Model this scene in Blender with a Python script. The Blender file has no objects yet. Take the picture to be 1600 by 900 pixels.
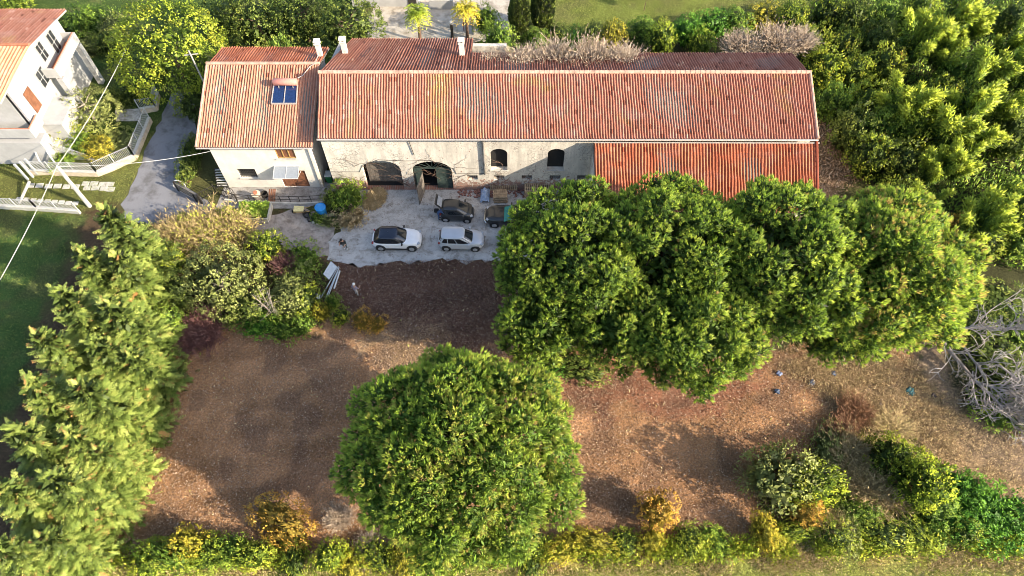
import bpy, bmesh, math, random
import numpy as np
from mathutils import Vector, Matrix
R = math.radians
S = bpy.context.scene
C = S.collection
rng = np.random.default_rng(11)
random.seed(5)

# ------------------------------------------------------------------ camera, sky, sun, exposure
CAM_H, PITCH, FPX = 48.6, R(58), 1081.0
cam_d = bpy.data.cameras.new('camera'); cam = bpy.data.objects.new('camera', cam_d); C.objects.link(cam)
cam.location = (0, 0, CAM_H); cam.rotation_euler = (R(90) - PITCH, 0, 0)
cam_d.sensor_width = 36; cam_d.lens = 36 * FPX / 1600; cam_d.clip_start = .5; cam_d.clip_end = 3000
S.camera = cam
SUN_EL, SUN_AZ = R(26), R(-23)          # azimuth of the sun measured from +X towards +Y
sun_dir = Vector((math.cos(SUN_EL)*math.cos(SUN_AZ), math.cos(SUN_EL)*math.sin(SUN_AZ), math.sin(SUN_EL)))
W = bpy.data.worlds.new('World'); S.world = W; W.use_nodes = True
wn = W.node_tree.nodes; wn.clear()
sky = wn.new('ShaderNodeTexSky'); sky.sky_type = 'NISHITA'; sky.sun_disc = False
sky.sun_elevation = SUN_EL; sky.sun_rotation = math.atan2(sun_dir.x, sun_dir.y)
sky.air_density = 1.0; sky.dust_density = 2.0; sky.ozone_density = 1.0
bg = wn.new('ShaderNodeBackground'); bg.inputs['Strength'].default_value = 0.15
wo = wn.new('ShaderNodeOutputWorld')
W.node_tree.links.new(sky.outputs[0], bg.inputs[0]); W.node_tree.links.new(bg.outputs[0], wo.inputs[0])
sd = bpy.data.lights.new('sun', 'SUN'); sd.energy = 3.9; sd.angle = R(.5); sd.color = (1, .87, .68)
so = bpy.data.objects.new('sun', sd); C.objects.link(so)
so.rotation_euler = sun_dir.to_track_quat('Z', 'Y').to_euler(); so.location = sun_dir * 200
S.view_settings.view_transform = 'Standard'; S.view_settings.look = 'None'
S.view_settings.exposure = 1.32; S.view_settings.gamma = 1; S.view_settings.use_curve_mapping = False
try: S.cycles.filter_width = .9; S.cycles.max_bounces = 6; S.cycles.transparent_max_bounces = 6
except Exception: pass

# ------------------------------------------------------------------ survey: photo position + height -> place on the site
_fw = np.array([0, math.cos(PITCH), -math.sin(PITCH)]); _up = np.array([0, math.sin(PITCH), math.cos(PITCH)])
def _ray(px, py): return _fw + np.array([1., 0, 0])*(px-800)/FPX + _up*(450-py)/FPX
def P(px, py, z=0.0):
    d = _ray(px, py); t = (z-CAM_H)/d[2]; return (d[0]*t, d[1]*t, z)
def FX(px, py, Y):                       # on a wall facing the camera at distance Y
    d = _ray(px, py); t = Y/d[1]; return (d[0]*t, Y, CAM_H+d[2]*t)
def SX(px, py, X):                       # on a wall facing sideways at X
    d = _ray(px, py); t = X/d[0]; return (X, d[1]*t, CAM_H+d[2]*t)
def poly(pts, z=0): return [P(x, y, z) for x, y in pts]

# ------------------------------------------------------------------ materials
MATS = {}
def new_mat(name):
    m = bpy.data.materials.new(name); m.use_nodes = True; nt = m.node_tree; nt.nodes.clear()
    out = nt.nodes.new('ShaderNodeOutputMaterial'); b = nt.nodes.new('ShaderNodeBsdfPrincipled')
    nt.links.new(b.outputs[0], out.inputs[0]); MATS[name] = m
    return m, nt, b, out
def ramp(nt, fac, stops):
    r = nt.nodes.new('ShaderNodeValToRGB'); e = r.color_ramp.elements
    while len(e) < len(stops): e.new(.5)
    for k, (p, c) in enumerate(stops): e[k].position = p; e[k].color = (*c, 1)
    nt.links.new(fac, r.inputs[0]); return r.outputs[0]
def noise(nt, scale, detail=4, rough=.6, vec=None, stretch=None):
    n = nt.nodes.new('ShaderNodeTexNoise'); n.inputs['Scale'].default_value = scale
    n.inputs['Detail'].default_value = detail; n.inputs['Roughness'].default_value = rough
    if vec is None:
        g = nt.nodes.new('ShaderNodeNewGeometry'); vec = g.outputs['Position']
    if stretch:
        mp = nt.nodes.new('ShaderNodeMapping'); mp.inputs['Scale'].default_value = stretch
        nt.links.new(vec, mp.inputs[0]); vec = mp.outputs[0]
    nt.links.new(vec, n.inputs[0]); return n.outputs[0]
def mixc(nt, fac, a, b, mode='MIX'):
    m = nt.nodes.new('ShaderNodeMix'); m.data_type = 'RGBA'; m.blend_type = mode
    for v, i in ((fac, 0), (a, 6), (b, 7)):
        if isinstance(v, (int, float)): m.inputs[i].default_value = v
        elif isinstance(v, tuple): m.inputs[i].default_value = (*v, 1)
        else: nt.links.new(v, m.inputs[i])
    return m.outputs[2]
def mrange(nt, v, a, b, c=0., d=1.):
    m = nt.nodes.new('ShaderNodeMapRange'); nt.links.new(v, m.inputs[0])
    for i, x in enumerate((a, b, c, d)): m.inputs[i+1].default_value = x
    return m.outputs[0]
def math_(nt, op, a, b=None):
    m = nt.nodes.new('ShaderNodeMath'); m.operation = op
    for i, v in enumerate((a, b)):
        if v is None: continue
        if isinstance(v, (int, float)): m.inputs[i].default_value = v
        else: nt.links.new(v, m.inputs[i])
    return m.outputs[0]
def bump(nt, b, h, strength=.5, dist=.05):
    n = nt.nodes.new('ShaderNodeBump'); n.inputs['Strength'].default_value = strength; n.inputs['Distance'].default_value = dist
    nt.links.new(h, n.inputs['Height']); nt.links.new(n.outputs[0], b.inputs['Normal'])
def attr(nt, name):
    a = nt.nodes.new('ShaderNodeAttribute'); a.attribute_name = name; return a
def solid(name, col, rough=.6, metal=0., var=.18, scale=6., spec=.4, coat=0.):
    m, nt, b, _ = new_mat(name)
    n = noise(nt, scale, 5); lo = tuple(c*(1-var) for c in col); hi = tuple(min(1, c*(1+var)) for c in col)
    nt.links.new(ramp(nt, n, [(.3, lo), (.7, hi)]), b.inputs['Base Color'])
    b.inputs['Roughness'].default_value = rough; b.inputs['Metallic'].default_value = metal
    b.inputs['Specular IOR Level'].default_value = spec; b.inputs['Coat Weight'].default_value = coat
    return m
def foliage(name, stops, trans=.25, rough=.55):
    m, nt, b, out = new_mat(name)
    t = attr(nt, 'tint').outputs['Fac']
    oi = nt.nodes.new('ShaderNodeObjectInfo')
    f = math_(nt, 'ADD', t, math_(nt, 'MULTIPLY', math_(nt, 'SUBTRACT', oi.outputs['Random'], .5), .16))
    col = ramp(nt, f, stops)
    nt.links.new(col, b.inputs['Base Color']); b.inputs['Roughness'].default_value = rough; b.inputs['Specular IOR Level'].default_value = .25
    vt = nt.nodes.new('ShaderNodeVectorTransform'); vt.vector_type = 'NORMAL'; vt.convert_from = 'OBJECT'; vt.convert_to = 'WORLD'
    nt.links.new(attr(nt, 'nrm').outputs['Vector'], vt.inputs[0]); nm = nt.nodes.new('ShaderNodeVectorMath'); nm.operation = 'NORMALIZE'
    nt.links.new(vt.outputs[0], nm.inputs[0]); nt.links.new(nm.outputs[0], b.inputs['Normal'])
    # leaves pass on about as much light as they reflect
    ng = nt.nodes.new('ShaderNodeVectorMath'); ng.operation = 'SCALE'; ng.inputs['Scale'].default_value = -1; nt.links.new(nm.outputs[0], ng.inputs[0])
    tr = nt.nodes.new('ShaderNodeBsdfTranslucent'); nt.links.new(ng.outputs[0], tr.inputs['Normal'])
    nt.links.new(mixc(nt, .12, mixc(nt, 1., col, (trans*3.4,)*3, 'MULTIPLY'), (.30, .36, .03)) if trans > .12 else mixc(nt, 1., col, (trans*3.4,)*3, 'MULTIPLY'), tr.inputs[0])
    mx = nt.nodes.new('ShaderNodeAddShader'); nt.links.new(b.outputs[0], mx.inputs[0]); nt.links.new(tr.outputs[0], mx.inputs[1]); nt.links.new(mx.outputs[0], out.inputs[0])
    return m

# ------------------------------------------------------------------ mesh helpers
def link(name, me, mat=None, parent=None):
    o = bpy.data.objects.new(name, me); C.objects.link(o)
    if mat is not None and len(me.materials) == 0: me.materials.append(mat)
    if parent is not None: o.parent = parent
    return o
def fast_mesh(name, V, F, attrs=None, smooth=False):
    V = np.asarray(V, np.float32); F = np.asarray(F, np.int32); k = F.shape[1]; n = len(F)
    me = bpy.data.meshes.new(name); me.vertices.add(len(V)); me.vertices.foreach_set('co', V.ravel())
    me.loops.add(n*k); me.loops.foreach_set('vertex_index', F.ravel())
    me.polygons.add(n); me.polygons.foreach_set('loop_start', np.arange(0, n*k, k, dtype=np.int32))
    try: me.polygons.foreach_set('loop_total', np.full(n, k, np.int32))
    except Exception: pass
    if smooth: me.polygons.foreach_set('use_smooth', np.ones(n, bool))
    me.update(calc_edges=True)
    for an, (dom, arr) in (attrs or {}).items():
        arr = np.asarray(arr, np.float32)
        if arr.ndim == 1:
            a = me.attributes.new(an, 'FLOAT', dom); a.data.foreach_set('value', arr)
        else:
            a = me.attributes.new(an, 'FLOAT_COLOR', dom); a.data.foreach_set('color', np.c_[arr, np.ones(len(arr))].astype(np.float32).ravel())
    return me
class MB:
    def __init__(s): s.v = []; s.f = []
    def add(s, vs, fs):
        k = len(s.v); s.v += [tuple(map(float, v)) for v in vs]; s.f += [tuple(i+k for i in f) for f in fs]; return s
    def box(s, c, d, rz=0, M=None):
        x, y, z = d[0]/2, d[1]/2, d[2]/2
        vs = [(a*x, b*y, e*z) for a in (-1, 1) for b in (-1, 1) for e in (-1, 1)]
        T = Matrix.Translation(c) @ (M if M is not None else Matrix.Rotation(rz, 4, 'Z'))
        return s.add([T @ Vector(v) for v in vs], [(0, 1, 3, 2), (4, 6, 7, 5), (0, 4, 5, 1), (2, 3, 7, 6), (0, 2, 6, 4), (1, 5, 7, 3)])
    def bar(s, a, b, w, h=None, up=(0, 0, 1)):          # a beam of section w x h from a to b
        a = Vector(a); b = Vector(b); d = b-a; L = d.length; h = h or w
        x = d.normalized(); y = Vector(up).cross(x)
        if y.length < 1e-4: y = Vector((0, 1, 0)).cross(x)
        y.normalize(); z = x.cross(y)
        M = Matrix((x, y, z)).transposed().to_4x4()
        return s.box((a+b)/2, (L, w, h), M=M)
    def tube(s, pts, rad, n=7, cap=True):
        pts = [Vector(p) for p in pts]
        if not hasattr(rad, '__len__'): rad = [rad]*len(pts)
        k0 = len(s.v); ref = Vector((.3, .2, 1)).normalized()
        for i, p in enumerate(pts):
            d = (pts[min(i+1, len(pts)-1)]-pts[max(i-1, 0)]).normalized()
            u = d.cross(ref)
            if u.length < .05: u = d.cross(Vector((1, 0, 0)))
            u.normalize(); w = d.cross(u)
            for j in range(n):
                a = 2*math.pi*j/n; q = p+(u*math.cos(a)+w*math.sin(a))*rad[i]; s.v.append(tuple(q))
        for i in range(len(pts)-1):
            for j in range(n):
                a = k0+i*n+j; b = k0+i*n+(j+1) % n; s.f.append((a, b, b+n, a+n))
        if cap:
            s.f.append(tuple(k0+j for j in range(n))[::-1]); e = k0+(len(pts)-1)*n; s.f.append(tuple(e+j for j in range(n)))
        return s
    def lathe(s, c, prof, n=20, axis='Z', closed=True):
        k0 = len(s.v); c = Vector(c)
        for r, z in prof:
            for j in range(n):
                a = 2*math.pi*j/n; x, y = r*math.cos(a), r*math.sin(a)
                q = Vector((x, y, z)) if axis == 'Z' else (Vector((x, z, y)) if axis == 'Y' else Vector((z, x, y)))
                s.v.append(tuple(c+q))
        m = len(prof)
        for i in range(m-1):
            for j in range(n):
                a = k0+i*n+j; b = k0+i*n+(j+1) % n; s.f.append((a, b, b+n, a+n))
        if closed:
            s.f.append(tuple(k0+j for j in range(n))[::-1]); s.f.append(tuple(k0+(m-1)*n+j for j in range(n)))
        return s
    def prism(s, pts, z0, z1):                           # vertical prism over a ground outline
        n = len(pts); vs = [(p[0], p[1], z0) for p in pts]+[(p[0], p[1], z1) for p in pts]
        return s.add(vs, [tuple(range(n))[::-1], tuple(range(n, 2*n))]+[(i, (i+1) % n, (i+1) % n+n, i+n) for i in range(n)])
    def mesh(s, name):
        me = bpy.data.meshes.new(name); me.from_pydata(s.v, [], s.f); me.update()
        bm = bmesh.new(); bm.from_mesh(me); bmesh.ops.recalc_face_normals(bm, faces=bm.faces); bm.to_mesh(me); bm.free()
        return me
    def build(s, name, mat, parent=None, bevel=0, smooth=False):
        if parent is not None:
            l = parent.location if parent.parent is None else parent.location+parent.parent.location
            s.v = [(v[0]-l.x, v[1]-l.y, v[2]-l.z) for v in s.v]
        me = s.mesh(name)
        if smooth: me.polygons.foreach_set('use_smooth', np.ones(len(me.polygons), bool))
        o = link(name, me, mat, parent)
        if bevel:
            b = o.modifiers.new('bevel', 'BEVEL'); b.width = bevel; b.segments = 2; b.limit_method = 'ANGLE'
        return o
def tag(o, label=None, cat=None, group=None, kind=None):
    for k, v in (('label', label), ('category', cat), ('group', group), ('kind', kind)):
        if v: o[k] = v
    return o
def thing(name, label, cat, loc=(0, 0, 0), rz=0, group=None):
    o = bpy.data.objects.new(name, None); C.objects.link(o); o.location = loc; o.rotation_euler = (0, 0, rz)
    o.empty_display_size = .3
    return tag(o, label, cat, group)
def place_mesh(name, me, mat, parent):                   # linked mesh data, own material
    o = bpy.data.objects.new(name, me); C.objects.link(o); o.parent = parent
    if len(me.materials) == 0: me.materials.append(mat)
    o.material_slots[0].link = 'OBJECT'; o.material_slots[0].material = mat
    return o
def jag(pts, amp=.25, step=.5, seed=1):                  # outline with an uneven, worn edge
    r = np.random.default_rng(seed); out = []
    for i in range(len(pts)):
        a = np.array(pts[i][:2]); b = np.array(pts[(i+1) % len(pts)][:2]); n = max(1, int(np.linalg.norm(b-a)/step))
        for k in range(n): out.append(tuple(a+(b-a)*k/n+r.normal(0, amp*.5, 2)))
    return out
def sheet(name, pts, z, mat, kind='structure'):
    bm = bmesh.new(); vs = [bm.verts.new((p[0], p[1], z)) for p in pts]
    f = bm.faces.new(vs); bmesh.ops.triangulate(bm, faces=[f]); bmesh.ops.recalc_face_normals(bm, faces=bm.faces)
    if sum(f.normal.z for f in bm.faces) < 0: bmesh.ops.reverse_faces(bm, faces=bm.faces)
    me = bpy.data.meshes.new(name); bm.to_mesh(me); bm.free()
    o = link(name, me, mat); o['kind'] = kind; return o
def wall_holes(outline, holes, thick):                   # flat outline (x,z) with openings, extruded
    cu = bpy.data.curves.new('wall', 'CURVE'); cu.dimensions = '2D'; cu.fill_mode = 'BOTH'; cu.extrude = thick/2
    for pts in [outline]+holes:
        sp = cu.splines.new('POLY'); sp.points.add(len(pts)-1); sp.use_cyclic_u = True
        for p, q in zip(sp.points, pts): p.co = (q[0], q[1], 0, 1)
    o = bpy.data.objects.new('wall', cu); C.objects.link(o)
    dg = bpy.context.evaluated_depsgraph_get(); me = bpy.data.meshes.new_from_object(o.evaluated_get(dg))
    bpy.data.objects.remove(o); bpy.data.curves.remove(cu)
    v = np.zeros(len(me.vertices)*3, np.float32); me.vertices.foreach_get('co', v); v = v.reshape(-1, 3)
    v = np.c_[v[:, 0], -v[:, 2], v[:, 1]]; me.vertices.foreach_set('co', v.astype(np.float32).ravel()); me.update()
    me.materials.clear()
    return me
def arch(x0, x1, z0, zs, zt, n=10):                      # opening with an arched head
    c = (x0+x1)/2; a = (x1-x0)/2
    return [(x0, z0), (x1, z0)]+[(c+a*math.cos(t), zs+(zt-zs)*math.sin(t)) for t in np.linspace(0, math.pi, n)]
def rect(x0, x1, z0, z1): return [(x0, z0), (x1, z0), (x1, z1), (x0, z1)]
def unit(v): return v/np.maximum(np.linalg.norm(v, axis=-1, keepdims=True), 1e-9)
def leaves(Pos, D, L, Wd, r, roll=None):
    """rhombic leaf per row: base Pos, direction D, length L, width Wd"""
    n = len(Pos); L = np.broadcast_to(np.asarray(L, float).reshape(-1, 1), (n, 1)); Wd = np.broadcast_to(np.asarray(Wd, float).reshape(-1, 1), (n, 1))
    q = r.normal(size=(n, 3)) if roll is None else roll
    s = unit(np.cross(D, q)); V = np.empty((n, 4, 3))
    V[:, 0] = Pos; V[:, 1] = Pos+D*L*.5+s*Wd/2; V[:, 2] = Pos+D*L; V[:, 3] = Pos+D*L*.5-s*Wd/2
    return V
def leaf_mesh(name, Vs, tints, nrm=None, up=.5, crisp=.5):
    """one mesh of loose leaves; each leaf carries the soft normal of the leafy mass it belongs to"""
    Vc = np.concatenate(Vs); V = Vc.reshape(-1, 3); F = np.arange(len(V)).reshape(-1, 4)
    me = fast_mesh(name, V, F, {'tint': ('FACE', np.concatenate(tints))})
    N = []
    for i, v in enumerate(Vs):
        g = unit(np.cross(v[:, 1]-v[:, 0], v[:, 3]-v[:, 0])); g *= np.where(g[:, 2:] < 0, -1, 1)
        q = None if nrm is None or i >= len(nrm) else nrm[i]
        N.append(unit(g+np.array([0, 0, up])) if q is None else unit(unit(q)+g*crisp))
    a = me.attributes.new('nrm', 'FLOAT_VECTOR', 'FACE'); a.data.foreach_set('vector', np.concatenate(N).astype(np.float32).ravel())
    return me
# ------------------------------------------------------------------ ground
def vnoise(x, y, cell, seed):
    r = np.random.default_rng(seed); G = r.random((256, 256))
    u = x/cell+1000; v = y/cell+1000; i = np.floor(u).astype(int); j = np.floor(v).astype(int); a = u-i; b = v-j
    a = a*a*(3-2*a); b = b*b*(3-2*b); g = lambda p, q: G[p % 256, q % 256]
    return (g(i, j)*(1-a)+g(i+1, j)*a)*(1-b)+(g(i, j+1)*(1-a)+g(i+1, j+1)*a)*b
def inside(x, y, pts):
    c = np.zeros(x.shape, bool); n = len(pts)
    for i in range(n):
        x1, y1 = pts[i][:2]; x2, y2 = pts[(i+1) % n][:2]
        if y1 == y2: continue
        k = (y1 > y) != (y2 > y); c ^= k & (x < (x2-x1)*(y-y1)/(y2-y1)+x1)
    return c
FIELD = [(150, 885), (165, 790), (215, 700), (250, 560), (330, 490), (500, 520), (520, 405), (830, 405), (850, 600), (1180, 540), (1420, 530), (1490, 700), (1400, 720), (1290, 700), (1180, 850), (900, 870)]
ZONES = [
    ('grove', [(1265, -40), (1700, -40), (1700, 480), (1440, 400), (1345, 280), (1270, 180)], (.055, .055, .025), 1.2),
    ('garden', [(-80, -40), (600, -40), (600, 90), (300, 130), (250, 190), (200, 260), (60, 280), (-100, 280)], (.07, .115, .03), .5),
    ('lawn', [(800, -60), (1310, -60), (1260, 22), (1100, 40), (900, 62), (800, 75)], (.17, .2, .045), .6),
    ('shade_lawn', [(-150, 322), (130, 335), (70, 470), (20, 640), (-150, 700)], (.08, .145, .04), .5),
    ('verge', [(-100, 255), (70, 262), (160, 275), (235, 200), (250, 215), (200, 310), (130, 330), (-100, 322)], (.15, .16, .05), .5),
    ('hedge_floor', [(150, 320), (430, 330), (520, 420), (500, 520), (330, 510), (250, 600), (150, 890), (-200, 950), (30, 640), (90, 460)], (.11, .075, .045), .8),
    ('field', FIELD, (.46, .25, .13), .9),
    ('shaded_mulch', [(515, 400), (830, 400), (800, 540), (700, 545), (560, 500), (520, 470)], (.19, .105, .07), .8),  # same mulch as the field, its shade painted in darker and redder
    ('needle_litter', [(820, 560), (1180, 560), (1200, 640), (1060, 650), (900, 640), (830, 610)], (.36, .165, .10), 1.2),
    ('lit_patch', [(560, 500), (720, 500), (700, 570), (640, 610), (560, 560)], (.46, .30, .17), 1.2),  # sunlit spot painted paler into the ground colour
    ('dry_grass', [(1200, 560), (1400, 540), (1540, 700), (1640, 800), (1640, 830), (1480, 740), (1330, 650)], (.40, .275, .16), 1.0),
    ('track', [(1420, 520), (1700, 480), (1700, 840), (1560, 740), (1470, 640)], (.30, .215, .145), .8),
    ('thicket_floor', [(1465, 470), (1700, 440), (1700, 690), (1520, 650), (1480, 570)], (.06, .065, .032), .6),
    ('wild', [(1300, 690), (1400, 660), (1490, 740), (1640, 820), (1640, 870), (1180, 870), (1200, 760)], (.17, .135, .065), 1.0),
    ('strip', [(-200, 868), (400, 880), (800, 872), (1700, 850), (1700, 882), (-200, 896)], (.46, .38, .13), .5),
    ('meadow', [(-300, 892), (800, 888), (1800, 880), (1800, 1100), (-300, 1100)], (.34, .36, .10), .3),
    ('side_yard', [(1268, 175), (1300, 190), (1350, 275), (1300, 310), (1250, 310)], (.27, .18, .11), .6),
]
def ground():
    fine = .34
    xs = np.concatenate([[-900, -400, -200, -110], np.arange(-66, 66.1, fine), [110, 200, 400, 900]])
    ys = np.concatenate([[-300, -100, -30], np.arange(4, 76, fine), [90, 130, 220, 500, 1100]])
    X, Y = np.meshgrid(xs, ys); x = X.ravel(); y = Y.ravel()
    wx = (vnoise(x, y, 2.2, 1)-.5)*2+(vnoise(x, y, .7, 2)-.5)*1.2; wy = (vnoise(x, y, 2.2, 3)-.5)*2+(vnoise(x, y, .7, 4)-.5)*1.2
    col = np.tile(np.array([.10, .10, .04]), (len(x), 1)); rough = np.full(len(x), .4)
    soft = {}
    for name, pp, c, j in ZONES:
        w = poly(pp); acc = np.zeros(len(x))
        for k in range(3):
            ox, oy = (vnoise(x, y, .5, 40+k)-.5)*1.5, (vnoise(x, y, .5, 50+k)-.5)*1.5
            acc += inside(x+wx*j+ox, y+wy*j+oy, w)
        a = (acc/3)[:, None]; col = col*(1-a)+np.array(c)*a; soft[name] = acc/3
    m = vnoise(x, y, 3.5, 9)*.5+vnoise(x, y, 1.1, 10)*.5
    col *= (.60+.80*m)[:, None]
    wn_ = np.clip((vnoise(x, y, 2.6, 70)*.6+vnoise(x, y, .9, 71)*.4-.52)*5, 0, 1)*(soft['shade_lawn']+soft['lawn']+soft['garden'])*.5; col = col*(1-wn_[:, None])+np.array([.17, .15, .07])*wn_[:, None]
    st = vnoise(x*.35+y*.12, y*1.6-x*.3, 1.5, 60); col *= (1+.32*soft['field']*(st-.5)*2)[:, None]
    f = soft['field']*(vnoise(x, y, 1.7, 31) > .62)
    col = col*(1-.45*f[:, None])+np.array([.16, .10, .075])*.45*f[:, None]
    z = (vnoise(x, y, 1.3, 12)-.5)*.10+(vnoise(x, y, .6, 13)-.5)*.07
    flat = np.zeros(len(x))
    for pp in HARD: flat = np.maximum(flat, inside(x, y, pp))
    for k in range(2):
        g = flat.reshape(X.shape); g2 = g.copy(); g2[1:] = np.maximum(g2[1:], g[:-1]); g2[:-1] = np.maximum(g2[:-1], g[1:]); g2[:, 1:] = np.maximum(g2[:, 1:], g[:, :-1]); g2[:, :-1] = np.maximum(g2[:, :-1], g[:, 1:]); flat = g2.ravel()
    z = np.where(flat > 0, -.012, z-.03)
    ny, nx = X.shape; i = np.arange(nx*ny).reshape(ny, nx)
    F = np.stack([i[:-1, :-1], i[:-1, 1:], i[1:, 1:], i[1:, :-1]], -1).reshape(-1, 4)
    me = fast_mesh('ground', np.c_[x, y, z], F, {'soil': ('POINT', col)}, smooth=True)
    m, nt, b, _ = new_mat('ground_mat')
    n1 = noise(nt, 7, 6, .75); n2 = noise(nt, 22, 3, .7)
    f = mixc(nt, 1., ramp(nt, n1, [(.3, (.45, .45, .45)), (.52, (.95, .95, .95)), (.72, (1.6, 1.55, 1.5))]), ramp(nt, n2, [(.33, (.55, .55, .55)), (.68, (1.45, 1.45, 1.4))]), 'MULTIPLY')
    nt.links.new(mixc(nt, 1., attr(nt, 'soil').outputs['Color'], f, 'MULTIPLY'), b.inputs['Base Color'])
    b.inputs['Roughness'].default_value = .95; b.inputs['Specular IOR Level'].default_value = .1
    bump(nt, b, math_(nt, 'ADD', n1, n2), .9, .12)
    o = link('ground', me, m); o['kind'] = 'structure'
# hard surfaces
def rough_mat(name, c0, c1, c2, s=1.2, fine=18, spec=.2):
    m, nt, b, _ = new_mat(name)
    base = ramp(nt, noise(nt, s*.35, 5, .65), [(.3, c0), (.5, c1), (.72, c2)])
    f = ramp(nt, noise(nt, fine, 4, .75), [(.3, (.6, .6, .6)), (.7, (1.35, 1.35, 1.35))])
    st = ramp(nt, noise(nt, s, 6, .7), [(.38, (.62, .6, .57)), (.52, (1, 1, 1))])
    nt.links.new(mixc(nt, 1., mixc(nt, .8, base, f, 'MULTIPLY'), st, 'MULTIPLY'), b.inputs['Base Color'])
    b.inputs['Roughness'].default_value = .9; b.inputs['Specular IOR Level'].default_value = spec
    bump(nt, b, noise(nt, fine*1.5, 3, .7), .4, .02); return m
ROAD = poly([(272, 140), (308, 140), (306, 180), (306, 235), (292, 290), (330, 320), (320, 350), (195, 350), (192, 318), (205, 292), (228, 235), (258, 170)])
COURT = poly([(527, 355), (520, 372), (512, 404), (560, 418), (615, 410), (700, 406), (850, 410), (880, 380), (900, 296), (540, 292), (535, 330)])
GRAVEL = poly([(352, 352), (392, 345), (470, 322), (530, 340), (522, 372), (514, 402), (470, 395), (400, 385)])
PORCH = poly([(335, 330), (352, 287), (528, 284), (528, 312), (470, 326), (340, 326)])
FORE = poly([(560, 70), (590, -5), (800, -30), (806, 55), (720, 72), (640, 66)])
PATIO = poly([(70, 160), (105, 108), (140, 106), (118, 142), (100, 170)])
GPATH = poly([(180, 172), (222, 170), (222, 190), (182, 190)])
HARD = [ROAD, COURT, GRAVEL, PORCH, FORE]
ground()
sheet('road', jag(ROAD, .22, .7, 1), .004, rough_mat('asphalt', (.20, .20, .21), (.22, .22, .235), (.26, .26, .265), .5, 30))
sheet('gravel_yard', jag(GRAVEL, .4, .5, 2), .008, rough_mat('gravel', (.26, .22, .19), (.36, .31, .27), (.45, .40, .35), 2, 12))
sheet('courtyard', jag(COURT, .38, .5, 3), .012, rough_mat('worn_concrete', (.38, .36, .335), (.47, .45, .42), (.55, .525, .49), 1.6, 14))
sheet('porch_paving', PORCH, .018, rough_mat('porch_concrete', (.24, .23, .21), (.32, .30, .28), (.40, .38, .35), 2.2, 16))
sheet('forecourt', jag(FORE, .3, .8, 5), .004, rough_mat('pale_paving', (.36, .31, .25), (.46, .41, .34), (.54, .49, .42), 1.2, 10))
sheet('garden_patio', jag(PATIO, .1, .5, 6), .06, rough_mat('white_gravel', (.40, .39, .38), (.55, .54, .52), (.7, .69, .67), 2, 9))
sheet('garden_path', jag(GPATH, .08, .4, 7), .06, rough_mat('grey_gravel', (.25, .24, .23), (.42, .41, .40), (.6, .59, .57), 3, 9))

# ------------------------------------------------------------------ building materials
def tile_mat(name, stops, pale=.3, yellow=.0, dark=.35):
    m, nt, b, _ = new_mat(name)
    t = attr(nt, 'tint').outputs['Fac']
    col = ramp(nt, t, stops)
    n = noise(nt, .55, 6, .7); n2 = noise(nt, 2.6, 5, .7)
    col = mixc(nt, mrange(nt, n, .52, .74, 0, pale), col, (.62, .50, .44))
    col = mixc(nt, mrange(nt, n2, .54, .75, 0, dark), col, (.16, .055, .035))
    if yellow:
        g = nt.nodes.new('ShaderNodeNewGeometry'); sx = nt.nodes.new('ShaderNodeSeparateXYZ'); nt.links.new(g.outputs['Position'], sx.inputs[0])
        w = math_(nt, 'SUBTRACT', 1., math_(nt, 'MULTIPLY', math_(nt, 'ABSOLUTE', math_(nt, 'ADD', sx.outputs[0], 6.1)), .75))
        w = math_(nt, 'MULTIPLY', mrange(nt, w, 0, 1), mrange(nt, noise(nt, 1.3, 5, .7), .35, .6, .1, 1))
        col = mixc(nt, math_(nt, 'MULTIPLY', w, yellow), col, (.50, .33, .05))
        col = mixc(nt, mrange(nt, noise(nt, .28, 3), .6, .75, 0, .4), col, (.48, .34, .10))
    nt.links.new(col, b.inputs['Base Color']); b.inputs['Roughness'].default_value = .85; b.inputs['Specular IOR Level'].default_value = .2
    return m
M_TILE_PINK = tile_mat('pink_clay_tiles', [(0, (.19, .068, .043)), (.35, (.375, .145, .093)), (.7, (.48, .215, .147)), (1, (.56, .32, .24))], .30, .5, .55)
M_TILE_BEIGE = tile_mat('beige_clay_tiles', [(0, (.20, .075, .046)), (.35, (.40, .175, .11)), (.7, (.50, .26, .17)), (1, (.58, .37, .27))], .3, 0, .5)
M_TILE_RED = tile_mat('red_clay_tiles', [(0, (.25, .065, .035)), (.5, (.46, .145, .072)), (1, (.55, .24, .14))], .22, .0, .55)
M_TILE_DARK = tile_mat('dark_clay_tiles', [(0, (.13, .045, .03)), (.4, (.28, .10, .065)), (.8, (.40, .18, .12)), (1, (.50, .30, .20))], .22, 0, .6)  # darker brown tones for the back slopes of the barn
M_TILE_ORANGE = tile_mat('orange_clay_tiles', [(0, (.34, .13, .07)), (.5, (.58, .27, .15)), (1, (.68, .40, .26))], .2, 0, .3)
M_RIDGE = solid('ridge_tiles', (.50, .31, .23), .85, var=.35, scale=2.5)
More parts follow.
